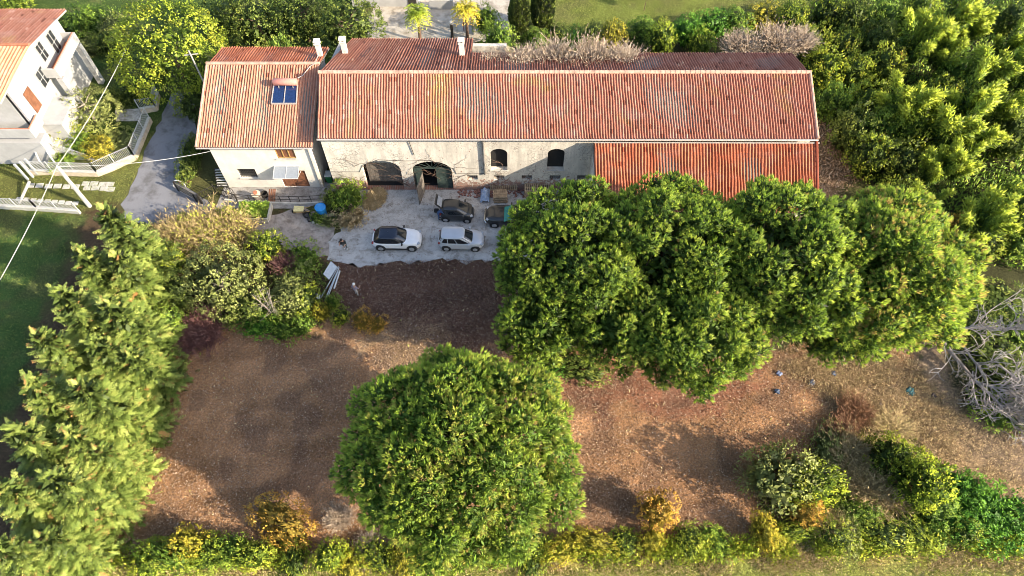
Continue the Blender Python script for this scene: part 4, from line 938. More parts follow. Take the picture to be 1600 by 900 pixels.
bush(262, 500, 1.4, F_MID, 'mid green shrub above the purple-brown bush', (.8, .8, 1.1), 0)
bush(235, 470, 1.6, F_DARK, 'dark shrub tucked behind the conifers', (1.0, 1.0, 1.3), 3)
bush(388, 480, 1.2, F_DARK, 'dark green shrub under the olive tree facing the brown field', (1.2, 1.0, 1.0), 0)
low(405, 508, .4, F_VIVID, 'low green plant at the shrubbery edge, left of the other low green ones', (1.1, .8, .8), 0)
low(440, 512, .4, F_MID, 'low green plant at the shrubbery edge in front of the pale stems', (1.1, .8, .9), 1)
low(470, 508, .4, F_MID, 'low green plant at the shrubbery edge nearest the dumped panels', (.9, .8, 1.0), 2)
bush(452, 470, 1.2, F_OLIVE, 'grey-green loose shrub around the pale bare stems', (.9, .9, 1.1), 2)
bush(478, 470, .9, F_GROVE, 'mottled shrub beside the white square board', (.7, .9, .8), 1)
low(470, 408, .4, F_MID, 'dark grassy mound between the reddish bush and the dumped panels', (1.3, 1.2, .8), 0)
low(455, 440, .4, F_OLIVE, 'dull green mound left of the dumped panels', (1.3, 1.2, .9), 2)
low(505, 490, .4, F_GOLD, 'small yellow plant below the white square board', (.5, .5, 1.0), 1)
low(533, 497, .4, F_GROVE, 'small mottled plant at the shaded field edge', (.5, .6, 1.0), 0)
low(567, 503, .3, F_ORANGE, 'small orange plant at the shaded field edge', (.7, .6, .9), 2)
low(590, 508, .3, F_ORANGE, 'small orange plant further right at the shaded field edge', (.6, .5, .7), 1)
low(520, 475, .3, F_MID, 'small green plant below the dumped pipes', (.5, .5, .9), 1)
st_ = thing('bare_sapling', 'bare pale thin-stemmed sapling clump right of the olive tree', 'tree', P(432, 498, 0))
mb = MB(); sr = np.random.default_rng(6)
for k in range(7):
    a = sr.uniform(0, 6.28); l = sr.uniform(.3, 1.0); hh = sr.uniform(2.6, 4.6); q = Vector(st_.location)
    mb.tube([q, q+Vector((math.cos(a)*l*.4, math.sin(a)*l*.4, hh*.5)), q+Vector((math.cos(a)*l, math.sin(a)*l, hh))], [.05, .04, .015], 6)
    for j in range(5):
        b = q+Vector((math.cos(a)*l*.7, math.sin(a)*l*.7, hh*sr.uniform(.5, .95))); mb.tube([b, b+Vector(sr.normal(0, .5, 3))], [.02, .008], 4)
mb.build('stems', M_BARKP, st_)
# planting by the farmhouse
bush(543, 308, 1.2, F_MID, 'green shrub with a blue lid beside it in front of the alley', (.95, .95, 1.1), 1)
bush(520, 312, .6, F_DARK, 'dark green shrub behind the blue plastic lid', (.7, .6, .6), 2)
low(548, 340, .4, F_DRYGRASS, 'dry grassy clump at the corner of the concrete court', (1.1, .9, .9), 0)
low(522, 347, .2, F_OLIVE, 'low weeds below the blue plastic lid', (.9, .5, .5), 1)
low(497, 341, .2, F_MID, 'low green weeds left below the blue plastic lid', (.6, .45, .5), 2)

# bottom hedge and the rough corner on the right
HB = [(232, 884, F_YELLOW, .7, 1.0), (283, 852, F_GOLD, .85, 1.9), (262, 872, F_MID, .8, 1.1), (330, 868, F_YELLOW, .9, 1.0), (368, 862, F_MID, .85, 1.15), (404, 876, F_YELLOW, .8, .8), (444, 822, F_ORANGE, 1.1, 1.5), (456, 872, F_GROVE, .9, .7), (508, 866, F_YELLOW, .75, 1.0), (545, 880, F_GOLD, .8, .6), (592, 878, F_GROVE, .8, .6), (640, 876, F_GOLD, .8, .55), (690, 872, F_MID, .9, .8), (738, 866, F_VIVID, 1.0, .9), (786, 872, F_MID, .9, .7), (836, 868, F_GROVE, .8, .6), (884, 866, F_GOLD, .75, .6), (930, 856, F_GOLD, .75, .85), (975, 862, F_GROVE, .8, .7), (1020, 866, F_GOLD, .8, .6), (1064, 866, F_GROVE, .8, .6), (1110, 862, F_MID, .7, .6), (1176, 846, F_GOLD, .8, .95), (1206, 862, F_GOLD, .7, .6), (1246, 846, F_YELLOW, .6, .8), (1290, 844, F_GROVE, .9, .7), (1332, 836, F_OLIVE, .9, .8), (1368, 818, F_MID, .9, .95), (1372, 850, F_GROVE, .8, .6), (1420, 838, F_GROVE, .9, .8), (1462, 846, F_MID, .8, .6), (1510, 848, F_GROVE, .9, .6), (1558, 846, F_VIVID, .9, .6), (1602, 842, F_GROVE, .9, .6)]
hj = np.random.default_rng(50); nm = {F_GROVE: 'mottled', F_MID: 'mid green', F_DARK: 'dark green', F_YELLOW: 'yellow-green', F_GOLD: 'golden yellow', F_ORANGE: 'orange brown', F_VIVID: 'vivid green', F_OLIVE: 'grey-green'}
for k, (px, py, m, s, h) in enumerate(HB):
    dn = 'left of the lone pine' if px < 560 else ('in front of the lone pine' if px < 880 else 'right of the lone pine')
    idx = [q for q in HB if ('left of the lone pine' if q[0] < 560 else ('in front of the lone pine' if q[0] < 880 else 'right of the lone pine')) == dn]; idx.sort(key=lambda q: q[0])
    o = bush(px+hj.normal(0, 7), py-(15 if px > 880 else 4)+hj.normal(0, 5), h*.8, m, f'{nm[m]} shrub of the bottom hedge {dn}, number {idx.index(HB[k])+1} from the left', (s*hj.uniform(.8, 1.6), s*hj.uniform(.6, 1.0), h*(.8+.25*math.sin(k*4.1))*(.8 if px > 880 else 1)), k, 'shrubs of the bottom hedge')
    o['label'] = f'{nm[m]} shrub in bottom hedge {dn}, {ORD[idx.index(HB[k])]} from left'
bush(1028, 797, 1.5, F_ORANGE, 'small round orange tree alone in the field right of the lone pine', (.8, .85, 1.25), 1, name='shrub')
bush(1218, 742, 2.2, F_OLIVE, 'large pale grey-green bush in the lower right of the field', (1.55, 1.4, 1.7), 0)
twigs(1190, 745, 1.2, F_TAN, 'bare tan twigs on the left of the large pale bush', (.9, .8, .9), 0)
bush(1272, 755, 2.0, F_YELLOW, 'yellow-green bush on the right flank of the large pale bush', (.9, 1.3, 1.6), 2)
bush(1262, 798, .9, F_ORANGE, 'orange leaved bush below the yellow-green bush', (.75, .6, .8), 3)
bush(1442, 750, 2.8, F_YELLOW, 'tall lime bush left of the vivid green thicket', (1.0, 1.15, 1.9), 1)
bush(1395, 716, 1.6, F_GROVE, 'mottled bush above and left of the tall lime bush', (1.1, 1.0, 1.3), 0)
bush(1462, 790, .9, F_MID, 'mid green bush below the tall lime bush', (1.0, .9, .8), 3)
twigs(1352, 760, .8, F_TAN, 'dry grey twiggy bush between the large pale bush and the lime bush', (.95, .8, .8), 1)
twigs(1300, 820, .7, F_TAN, 'dry twiggy bush above the bottom hedge on the right', (.8, .7, .7), 0)
twigs(1340, 720, .3, F_TAN, 'low dry twiggy scrub patch at the field edge', (1.6, 1.2, .7), 0)
low(1300, 700, .3, F_OLIVE, 'low dull green scrub patch at the field edge', (1.4, 1.0, .6), 2)
twigs(1380, 770, .4, F_TAN, 'low dry twiggy scrub between the dry bush and the lime bush', (1.4, 1.2, .9), 1)
low(1330, 800, .4, F_MID, 'low mid green scrub below the dry grey bush', (.9, .7, .9), 0)
twigs(1340, 640, .6, F_RUST, 'rust red low brush on the tan dry grass', (.9, .8, .6), 0)
twigs(1320, 665, .5, F_RUST, 'rust brown low brush left below the rust red one', (.8, .7, .5), 1)
twigs(1395, 668, .5, F_TAN, 'straw coloured low brush on the tan dry grass', (1.1, .9, .5), 1)
for px, py, s, lb in ((1502, 770, 1.2, 'vivid green thicket patch at its upper left end'), (1540, 800, 1.5, 'vivid green thicket patch in the middle of the thicket'), (1585, 812, 1.3, 'vivid green thicket patch at the right picture edge'), (1505, 815, 1.2, 'vivid green thicket patch next to the bottom hedge')):
    low(px, py, .5, F_VIVID, lb, (s*1.1, s, 1.0), int(px), 'vivid green thicket')
twigs(530, 808, .6, F_STRAW, 'pale dead branches beside the lone pine', (.6, .7, .7), 0, name='dead_branches')
twigs(575, 858, .4, F_STRAW, 'pale dry brushwood heap below the lone pine', (.8, .6, .4), 1, name='dead_branches')
low(845, 590, .3, F_VIVID, 'low green undergrowth below the front pines', (1.4, .8, .6), 1)
low(905, 575, .3, F_DARK, 'low dark undergrowth in the shade of the front pines', (1.6, .9, .6), 0)

# fallen dead tree
M_DEADTR = solid('dead_bark', (.24, .20, .17), .9, var=.35, scale=4); M_DEAD = solid('dead_wood', (.37, .33, .30), .85, var=.5, scale=2)
dead = thing('fallen_tree', 'fallen dead grey pine with bare curved branches at the right', 'tree', P(1500, 560, 0))
mb = MB(); tk = MB(); dr_ = np.random.default_rng(9)
def grow(p, d, L, rad, lev, curl, out):
    n = 7; pts = [Vector(p)]; d = Vector(d).normalized(); ax = Vector(dr_.normal(0, 1, 3)); ax = (ax-d*ax.dot(d)).normalized()
    for k in range(n):
        d = (d+ax*curl+Vector(dr_.normal(0, .06, 3))).normalized(); q = pts[-1]+d*L/n
        if q.z < .05: q.z = .05+.05*abs(dr_.normal()); d.z = abs(d.z)*.3
        pts.append(q)
    out.tube(pts, list(np.linspace(rad, max(.014, rad*.35), n+1)), 8 if rad > .08 else 4, cap=rad > .08)
    if lev == 0: return
    for k in range({3: 15, 2: 6, 1: 4}[lev]):
        t = dr_.uniform(.18, 1.0); i = min(n-1, int(t*n)); b = pts[i].lerp(pts[i+1], t*n-i); dd = (pts[i+1]-pts[i]).normalized()
        s_ = Vector(dr_.normal(0, 1, 3)); s_ = (s_-dd*s_.dot(dd)).normalized(); s_.z = abs(s_.z)*.6+.1
        grow(b, dd*.75+s_*.75, (2.4 if lev == 3 else L*.55)*dr_.uniform(.6, 1.3), {3: .06, 2: .04, 1: .026}[lev], lev-1, .22, mb)
def to(a, b): a = Vector(a); b = Vector(b); return a, b-a, (b-a).length
for a, b, r0, lv in ((P(1462, 522, 1.4), P(1530, 600, 1.1), .22, 2), (P(1525, 596, 1.1), P(1600, 680, .7), .13, 3), (P(1530, 600, 1.1), P(1610, 605, 1.6), .10, 3), (P(1470, 512, 1.8), P(1625, 520, 1.6), .13, 3), (P(1505, 540, 1.2), P(1585, 660, .7), .09, 3), (P(1560, 570, 1.4), P(1660, 640, .8), .10, 3), (P(1510, 515, 1.6), P(1600, 450, 2.6), .05, 1), (P(1520, 580, 1.0), P(1518, 640, .2), .05, 2), (P(1475, 540, 1.4), P(1484, 585, .4), .05, 1)):
    p, d, L = to(a, b); grow(p, d, L, r0, lv, .03, tk if r0 > .2 else mb)
tk.build('trunk', M_DEADTR, dead, smooth=True); mb.build('branches', M_DEAD, dead, smooth=True)
for px, py, s_, m, lb in ((1548, 548, 1.1, F_DARK, 'dark low growth under the fallen dead tree at its middle'), (1585, 600, 1.2, F_DARK, 'dark low growth under the fallen dead tree at the picture edge'), (1560, 640, 1.0, F_MID, 'green low growth below the fallen dead tree'), (1570, 480, 1.3, F_DARK, 'dark low growth above the fallen dead tree'), (1600, 520, 1.1, F_MID, 'green low growth behind the upper branch of the fallen dead tree'), (1530, 500, .9, F_DARK, 'dark low growth beside the upper trunk of the fallen dead tree')):
    low(px, py, .2, m, lb, (s_*1.5, s_*1.3, .6), int(px))
# bare creeper stems on the barn wall
cr_ = thing('wall_creeper', 'bare leafless creeper stems over the two barn arches', 'creeper', (-9.2, 40.85, 0)); mb = MB(); r_ = np.random.default_rng(19)
for k in range(46):
    x0 = r_.choice([-9.3, -9.3, -13.2, -5.2, -7.0, -1.2]); z0 = r_.uniform(.2, 3.6); p = [Vector((x0+r_.normal(0, .3), 40.84, z0))]; a = r_.uniform(.2, 2.9)
    for j in range(7): a += r_.normal(0, .35); q = p[-1]+Vector((math.cos(a)*.36, 0, math.sin(a)*.26)); q.y = 40.86-abs(r_.normal(0, .02)); q.z = min(max(q.z, .1), 5.6); p.append(q)
    mb.tube(p, list(np.linspace(.016, .006, 8)), 4, cap=False)
mb.build('stems', M_BARK, cr_)
low(296, 262, .5, F_DARK, 'low dark hedge between the road and the left flank of the farmhouse, lower end', (.7, 1.5, 1.1), 0, rz=0)
low(302, 235, .5, F_DARK, 'low dark hedge between the road and the left flank of the farmhouse, upper end', (.7, 1.4, 1.1), 1, rz=0)
# ------------------------------------------------------------------ cars
def paint(name, col, rough=.3, metal=.0): return solid(name, col, rough, metal, var=.05, scale=2, spec=.5, coat=.6)
M_TYRE = solid('tyre_rubber', (.02, .02, .02), .9); M_RIM = solid('alloy_rim', (.45, .45, .46), .35, .7, var=.1)
M_CGLASS = solid('car_glass', (.015, .02, .025), .06, var=.1, spec=.9); M_TRIM = solid('black_trim', (.02, .02, .022), .6)
M_LAMP = solid('lamp_glass', (.38, .40, .42), .15, var=.1, spec=.8); M_TAIL = solid('tail_red', (.25, .015, .012), .3, spec=.6)
M_CHROME = solid('chrome', (.6, .6, .6), .2, .9, var=.05)
def se(a, b, n, th):
    c, s = np.cos(th), np.sin(th); return a*np.sign(c)*np.abs(c)**(2/n), b*np.sign(s)*np.abs(s)**(2/n)
def car(name, label, loc, rz, L, Wd, H, belt, hood, xb, xr, body, roofm=None, hatch=False, tail=.0, wheel=.32, wb=.62, rails=False, clad=None):
    """xb: cabin extent at the belt line, xr: at the roof, as fractions of half length"""
    o = thing(name, label, 'car', loc, rz, None)
    a, b = L/2, Wd/2; N = 72; th = np.linspace(0, 2*np.pi, N, endpoint=False)
    def top(x): return np.interp(x/a, [-1, -.9, -.55, xb[1], .72, .93, 1], [belt-.16, belt-.03, belt, belt, hood, hood-.10, hood-.28])
    V, n = [], 0
    rings = [(0, .93, .90), (.12, .975, .965), (.35, 1, 1), (.6, .998, 1), (.82, .985, .985), (.94, .965, .955), (1, .93, .90), (1.012, .6, .55), (1.015, .05, .05)]
    for t, sx_, sy_ in rings:
        x, y = se(a*sx_, b*sy_, 5 if t < .9 else 4, th); taper = 1-.10*np.clip(np.abs(x/a)-.62, 0, 1)/.38
        y = y*taper; z = .2+t*(top(x)-.2); V.append(np.c_[x, y, z])
    V = np.concatenate(V); k = len(rings); i = np.arange(k*N).reshape(k, N); j = np.roll(i, -1, 1)
    F = np.stack([i[:-1], j[:-1], j[1:], i[1:]], -1).reshape(-1, 4)
    link('body', fast_mesh('body', V, F, smooth=True), body, o)
    n_ = 5.
    def cab(v):
        x0 = (xb[0]*(1-v)+xr[0]*v)*a; x1 = (xb[1]*(1-v)+xr[1]*v)*a; bb = b*(.93*(1-v)+.76*v); zz = (belt-.03)*(1-v)+(H-.07)*v
        return (x0+x1)/2, (x1-x0)/2, bb, zz
    V = []
    for v, s_, dz in [(0, 1, 0), (.33, 1, .015), (.66, 1, .015), (.95, 1, 0), (1, .965, .02), (1, .8, .055), (1, .4, .068), (1, .03, .07)]:
        xc, ha, hb, z = cab(v); x, y = se(ha*s_, hb*s_, n_, th); V.append(np.c_[x+xc, y, np.full(N, z+dz)])
    V = np.concatenate(V); k = 8; i = np.arange(k*N).reshape(k, N); j = np.roll(i, -1, 1)
    F = np.stack([i[:-1], j[:-1], j[1:], i[1:]], -1).reshape(-1, 4)
    link('cabin', fast_mesh('cabin', V, F, smooth=True), roofm or body, o)
    def patch(nm, side, s0, s1, v0, v1, mat, off=.014, s0t=None, s1t=None):
        G = []
        for v in np.linspace(v0, v1, 5):
            w = (v-v0)/(v1-v0); q0 = s0*(1-w)+(s0 if s0t is None else s0t)*w; q1 = s1*(1-w)+(s1 if s1t is None else s1t)*w
            xc, ha, hb, z = cab(v); s = np.linspace(q0, q1, 9)
            r_ = (1-np.abs(s)**n_)**(1/n_); bul = .015*math.sin(v*3.14)
            if side in 'LR': x = xc+ha*s; y = (hb*r_+off)*(1 if side == 'L' else -1)
            else: y = hb*s; x = xc+(ha*r_+off)*(1 if side == 'F' else -1)
            G.append(np.c_[x, y, np.full(9, z+bul)])
        G = np.concatenate(G); i = np.arange(45).reshape(5, 9); F = np.stack([i[:-1, :-1], i[:-1, 1:], i[1:, 1:], i[1:, :-1]], -1).reshape(-1, 4)
        return link(nm, fast_mesh(nm, G, F, smooth=True), mat, o)
    patch('windscreen', 'F', -.9, .9, .06, .93, M_CGLASS, .02)
    if not hatch: patch('rear_window', 'B', -.86, .86, .25, .9, M_CGLASS, .02)
    for sd in 'LR':
        patch('side_window', sd, -.82, -.46, .16, .88, M_CGLASS, s0t=-.72); patch('side_window', sd, -.40, .10, .12, .9, M_CGLASS); patch('side_window', sd, .16, .84, .10, .9, M_CGLASS, s1t=.60)
    G = []
    for s_, dz in [(.93, .032), (.8, .068), (.4, .081), (.03, .083)]:
        xc, ha, hb, z = cab(1); x, y = se(ha*s_, hb*s_, n_, th); G.append(np.c_[x+xc, y, np.full(N, z+dz)])
    G = np.concatenate(G); i = np.arange(4*N).reshape(4, N); j = np.roll(i, -1, 1)
    link('roof', fast_mesh('roof', G, np.stack([i[:-1], j[:-1], j[1:], i[1:]], -1).reshape(-1, 4), smooth=True), roofm or body, o)
    for sx_ in (-1, 1):
        for sy_ in (-1, 1):
            c = (sx_*wb*a, sy_*(b-.10), wheel)
            MB().lathe((c[0], sy_*(b-.06), wheel+.04), [(wheel+.085, -.10), (wheel+.085, .066)] if sy_ > 0 else [(wheel+.085, -.066), (wheel+.085, .10)], 24, 'Y').build('wheel_arch', clad or M_TRIM, None).parent = o
            t = MB().lathe(c, [(wheel*.6, -.12), (wheel*.95, -.12), (wheel, -.08), (wheel, .08), (wheel*.95, .12), (wheel*.6, .12)], 24, 'Y').build('wheel', M_TYRE, None, smooth=False); t.parent = o
            rm = MB(); yy = sy_*.118 if sy_ > 0 else -.118
            rm.lathe((c[0], c[1], c[2]), [(wheel*.66, -.115), (wheel*.66, .126), (wheel*.2, .14)], 20, 'Y') if sy_ > 0 else rm.lathe((c[0], c[1], c[2]), [(wheel*.2, -.140), (wheel*.66, -.126), (wheel*.66, .1)], 20, 'Y')
            q = rm.build('rim', M_RIM, None); q.parent = t
    for sy_ in (-1, 1):
        h = MB(); h.box((a*.895, sy_*b*.68, hood-.15), (.26, .28, .11), rz=-sy_*.45); h.build('headlight', M_LAMP, None, bevel=.04).parent = o
        h = MB(); h.box((-a*.92, sy_*b*.72, belt-.14), (.14, .22, .18), rz=sy_*.3); h.build('tail_light', M_TAIL, None, bevel=.03).parent = o
        h = MB(); h.box((xb[1]*a-.32, sy_*(b+.06), belt+.06), (.14, .22, .13)); h.build('mirror', clad or body, None, bevel=.03).parent = o
    h = MB(); h.box((a*.975, 0, .42), (.10, b*1.1, .14)); h.build('grille', M_TRIM, None).parent = o
    if clad:
        for sy_ in (-1, 1): MB().box((0, sy_*(b-.02), .32), (L*.42, .07, .16)).build('sill_trim', clad, None).parent = o
    if hatch:
        xc, ha, hb, z = cab(1); hz = H-.08; x0 = xc-ha
        t = MB(); t.add([(x0, -hb*.95, hz), (x0, hb*.95, hz), (x0-.55, hb*.98, hz+.62), (x0-.55, -hb*.98, hz+.62), (x0-.05, -hb*.95, hz+.05), (x0-.05, hb*.95, hz+.05), (x0-.6, hb*.98, hz+.67), (x0-.6, -hb*.98, hz+.67)], [(0, 1, 2, 3), (7, 6, 5, 4), (0, 4, 5, 1), (1, 5, 6, 2), (2, 6, 7, 3), (3, 7, 4, 0)])
        tg = t.build('tailgate', body, None); tg.parent = o
        g = MB(); u = Vector((-.55, 0, .62)); nn = Vector((.08, 0, .03))
        g.add([Vector((x0, -hb*.8, hz))+u*.25+nn, Vector((x0, hb*.8, hz))+u*.25+nn, Vector((x0, hb*.82, hz))+u*.9+nn, Vector((x0, -hb*.82, hz))+u*.9+nn], [(0, 1, 2, 3)]); q = g.build('tailgate_glass', M_POLY, None); q.parent = tg
        MB().box((-a*.86, 0, belt-.05), (.28, b*1.5, .35)).build('boot_opening', M_DARK, None).parent = o
    return o
WHITE = paint('white_car_paint', (.80, .80, .80)); SILVER = paint('silver_car_paint', (.52, .54, .57), .35, .25); BLACK = paint('black_car_paint', (.022, .024, .026), .35); ROOFB = paint('black_roof_paint', (.012, .016, .03), .2); GREYC = paint('grey_car_paint', (.34, .36, .36), .35, .25)
def pos(px, py, z=.7): p = P(px, py, z); return (p[0], p[1], .012)
car('parked_car', 'white crossover car with a black roof parked on the concrete court', pos(620, 372), R(-1), 4.25, 1.80, 1.58, 1.02, .98, (-.90, .42), (-.66, .06), WHITE, ROOFB, wheel=.35, clad=M_TRIM)
car('parked_car', 'silver minivan parked beside the white crossover car', pos(720.5, 373), R(-1.5), 3.95, 1.70, 1.62, 1.0, .95, (-.95, .52), (-.82, .14), SILVER, wheel=.31)
car('parked_car', 'small black car with its tailgate open parked in front of the barn', pos(714, 329), R(-4), 2.95, 1.62, 1.56, 1.0, .92, (-.93, .66), (-.80, .12), BLACK, hatch=True, wheel=.30, wb=.64)
car('parked_car', 'black car with chrome bumper half under the pine near the pallets', pos(798, 336), R(178), 4.5, 1.85, 1.45, 1.0, .98, (-.80, .12), (-.55, -.22), BLACK, wheel=.34)
c_ = car('parked_car', 'grey compact car almost hidden under the pine right of the silver minivan', pos(812, 374), R(-3), 3.7, 1.65, 1.5, .98, .92, (-.95, .50), (-.80, .10), GREYC, wheel=.31)
bc = [o for o in C.objects if o.get('label', '').startswith('black car with chrome')][0]
MB().tube([(2.1, -.86, .62), (2.25, -.6, .62), (2.27, 0, .62), (2.25, .6, .62), (2.1, .86, .62)], .06, 8).build('bumper', M_CHROME, None).parent = bc
tp = MB(); tp.box((0, 0, 0), (1, 1, 1)); 
# teal pane that stands for the windscreen of the black car
x0, y0, _ = P(790, 334, 1.2)
gs = tag(MB().add([(x0-.15, y0-.8, 1.12), (x0+.45, y0-.75, 1.38), (x0+.5, y0+.8, 1.40), (x0-.1, y0+.8, 1.14), (x0-.15, y0-.8, 1.09), (x0+.45, y0-.75, 1.35), (x0+.5, y0+.8, 1.37), (x0-.1, y0+.8, 1.11)], [(0, 1, 2, 3), (7, 6, 5, 4), (0, 4, 5, 1), (1, 5, 6, 2), (2, 6, 7, 3), (3, 7, 4, 0)]).build('windscreen_pane', solid('teal_pane', (.03, .22, .18), .6)), 'teal pane over the windscreen of the black car under the pine', 'sun shade')

# ------------------------------------------------------------------ people
SKIN = solid('skin', (.45, .26, .18), .6, var=.05)
def person(label, loc, rz, J, mats, hair=None, cap=None):
    """J: joints of the pose (hip, chest, neck, head, knees, feet, elbows, hands), metres; mats by body region"""
    o = thing('person', label, 'person', loc, rz)
    vs, es, rad, reg = [], [], [], []
    def v(p, r, g): vs.append(Vector(p)); rad.append(r); reg.append(g); return len(vs)-1
    def e(a, b): es.append((a, b)); return b
    pel = v(J['hip'], .15, 1); ch = e(pel, v(J['chest'], .17, 0)); nk = e(ch, v(J['neck'], .065, 2)); hd = Vector(J['head'])
    h0 = e(nk, v(hd-Vector((0, 0, .05)), .085, 2)); h1 = e(h0, v(hd+Vector((0, 0, .06)), .085, 2)); nz = e(h0, v(hd+Vector(J.get('face', (.1, 0, 0)))*1.05, .018, 2))
    for s in ('l', 'r'):
        sy = 1 if s == 'l' else -1
        th = e(pel, v(Vector(J['hip'])+Vector((0, .10*sy, -.08)), .10, 1)); kn = e(th, v(J['knee_'+s], .062, 1)); an = e(kn, v(J['foot_'+s], .045, 3)); e(an, v(Vector(J['foot_'+s])+Vector(J.get('toe', (.17, 0, -.04))), .04, 3))
        shd = e(ch, v(Vector(J['chest'])+Vector((0, .19*sy, .04)), .065, 0)); el = e(shd, v(J['elbow_'+s], .048, 0)); wr = e(el, v(J['hand_'+s], .032, 2))
        d = (Vector(J['hand_'+s])-Vector(J['elbow_'+s])).normalized(); pa = e(wr, v(Vector(J['hand_'+s])+d*.07, .034, 2)); sd_ = d.cross(Vector((0, 0, 1))+Vector((.3, .2, 0))).normalized()
        for q, ln in ((-.03, .075), (-.01, .09), (.01, .085), (.03, .065)):
            f = e(pa, v(Vector(J['hand_'+s])+d*(.08+ln*.5)+sd_*q, .009, 2)); e(f, v(Vector(J['hand_'+s])+d*(.08+ln)+sd_*q*1.2-Vector((0, 0, .015)), .008, 2))
        e(wr, v(Vector(J['hand_'+s])+d*.06-sd_*.055, .010, 2))
    me = bpy.data.meshes.new('person'); me.from_pydata([tuple(p) for p in vs], es, [])
    t = bpy.data.objects.new('t', me); C.objects.link(t); sk = t.modifiers.new('s', 'SKIN'); 
    if not me.skin_vertices:
        bm = bmesh.new(); bm.from_mesh(me); bm.verts.layers.skin.verify(); bm.to_mesh(me); bm.free()
    for k, sv in enumerate(me.skin_vertices[0].data): sv.radius = (rad[k], rad[k]); sv.use_root = (k == 0)
    ss = t.modifiers.new('u', 'SUBSURF'); ss.levels = 1; ss.render_levels = 1
    dg = bpy.context.evaluated_depsgraph_get(); out = bpy.data.meshes.new_from_object(t.evaluated_get(dg)); bpy.data.objects.remove(t)
    out.materials.clear()
    for m in mats: out.materials.append(m)
    seg = [(np.array(vs[a]), np.array(vs[b]), reg[b] if reg[b] != 1 or reg[a] == 1 else 1) for a, b in es]
    for p in out.polygons:
        c = np.array(p.center); best = 9; g = 0
        for A, B, rg in seg:
            d = B-A; tt = np.clip(((c-A)@d)/max(1e-9, d@d), 0, 1); q = np.linalg.norm(c-A-d*tt)
            if q < best: best = q; g = rg
            if q == best and rg == 3: g = 3 if tt > .85 or np.linalg.norm(d) < .25 else 1
        p.material_index = g; p.use_smooth = True
    b = link('body', out, None, o)
    if hair is not None or cap is not None:
        m = MB(); m.lathe(hd+Vector((-.012, 0, .045)), [(.112, -.03), (.118, .03), (.1, .085), (.05, .125), (.005, .135)], 14)
        (m.build('cap' if cap is not None else 'hair', cap or hair, None, smooth=True)).parent = o
    return o
DKC = solid('dark_clothes', (.025, .026, .028), .85); OLV = solid('grey_green_trousers', (.07, .08, .07), .85); WSH = solid('white_shoes', (.75, .75, .73), .7); JEAN = solid('blue_jeans', (.05, .09, .19), .85); DSH = solid('dark_shoes', (.03, .025, .02), .8); HAIR = solid('dark_hair', (.02, .014, .01), .7); LILAC = solid('lilac_grey_shirt', (.24, .21, .27), .85); GTR = solid('light_grey_trousers', (.36, .35, .34), .85); WCAP = solid('white_cap', (.8, .8, .78), .8)
base = dict(hip=(0, 0, .95), chest=(.02, 0, 1.32), neck=(.03, 0, 1.5), head=(.06, 0, 1.63), face=(.11, 0, 0), knee_l=(.05, .11, .52), knee_r=(.02, -.11, .52), foot_l=(.02, .13, .09), foot_r=(-.02, -.13, .09), elbow_l=(-.02, .29, 1.12), elbow_r=(-.02, -.29, 1.12), hand_l=(.12, .28, .92), hand_r=(.12, -.28, .92))
p1 = dict(base, chest=(.12, 0, 1.28), neck=(.2, 0, 1.44), head=(.27, 0, 1.55), elbow_l=(.22, .3, 1.08), hand_l=(.42, .2, .98), elbow_r=(.18, -.28, 1.06), hand_r=(.3, -.3, .86), knee_r=(.14, -.12, .53))
x, y, _ = P(541, 388, .05)
person('person in black top and grey-green trousers with white shoes on the concrete court', (x, y, .012), R(-110), p1, [DKC, OLV, SKIN, WSH], hair=HAIR)
bgp = (x-.32, y+.05)
bg_ = thing('bag', 'black shoulder bag carried beside the person with white shoes', 'bag', (bgp[0], bgp[1], .6)); MB().box((bgp[0], bgp[1], .80), (.34, .2, .36)).build('pouch', DKC, bg_, bevel=.05); MB().tube([(bgp[0]-.12, bgp[1], .97), (bgp[0]-.02, bgp[1], 1.25), (bgp[0]+.14, bgp[1], .97)], .018, 6).build('strap', DKC, bg_)
x, y, _ = P(558, 461, .05)
person('person in lilac grey shirt and white cap standing in the shaded field', (x, y, -.02), R(60), dict(base, elbow_r=(.12, -.3, 1.1), hand_r=(.34, -.2, 1.05)), [LILAC, GTR, SKIN, DSH], cap=WCAP)
x, y, _ = P(688, 342, .05)
p3 = dict(base, hip=(0, 0, .92), chest=(.34, 0, 1.12), neck=(.50, 0, 1.18), head=(.62, 0, 1.2), elbow_l=(.52, .28, 1.0), elbow_r=(.52, -.28, 1.0), hand_l=(.74, .2, .95), hand_r=(.74, -.2, .95))
person('person in blue clothes bending into the open boot of the small black car', (x-.12, y, .012), R(8), p3, [JEAN, JEAN, SKIN, DSH], hair=HAIR)
x, y, _ = P(682, 329, .2)
bg_ = thing('bag', 'black holdall standing on the concrete behind the small black car', 'bag', (x, y, .012)); MB().box((x, y, .2), (.42, .3, .34)).build('pouch', DKC, bg_, bevel=.07); MB().tube([(x-.12, y, .36), (x-.1, y, .47), (x+.1, y, .47), (x+.12, y, .36)], .02, 6).build('handle', DKC, bg_)

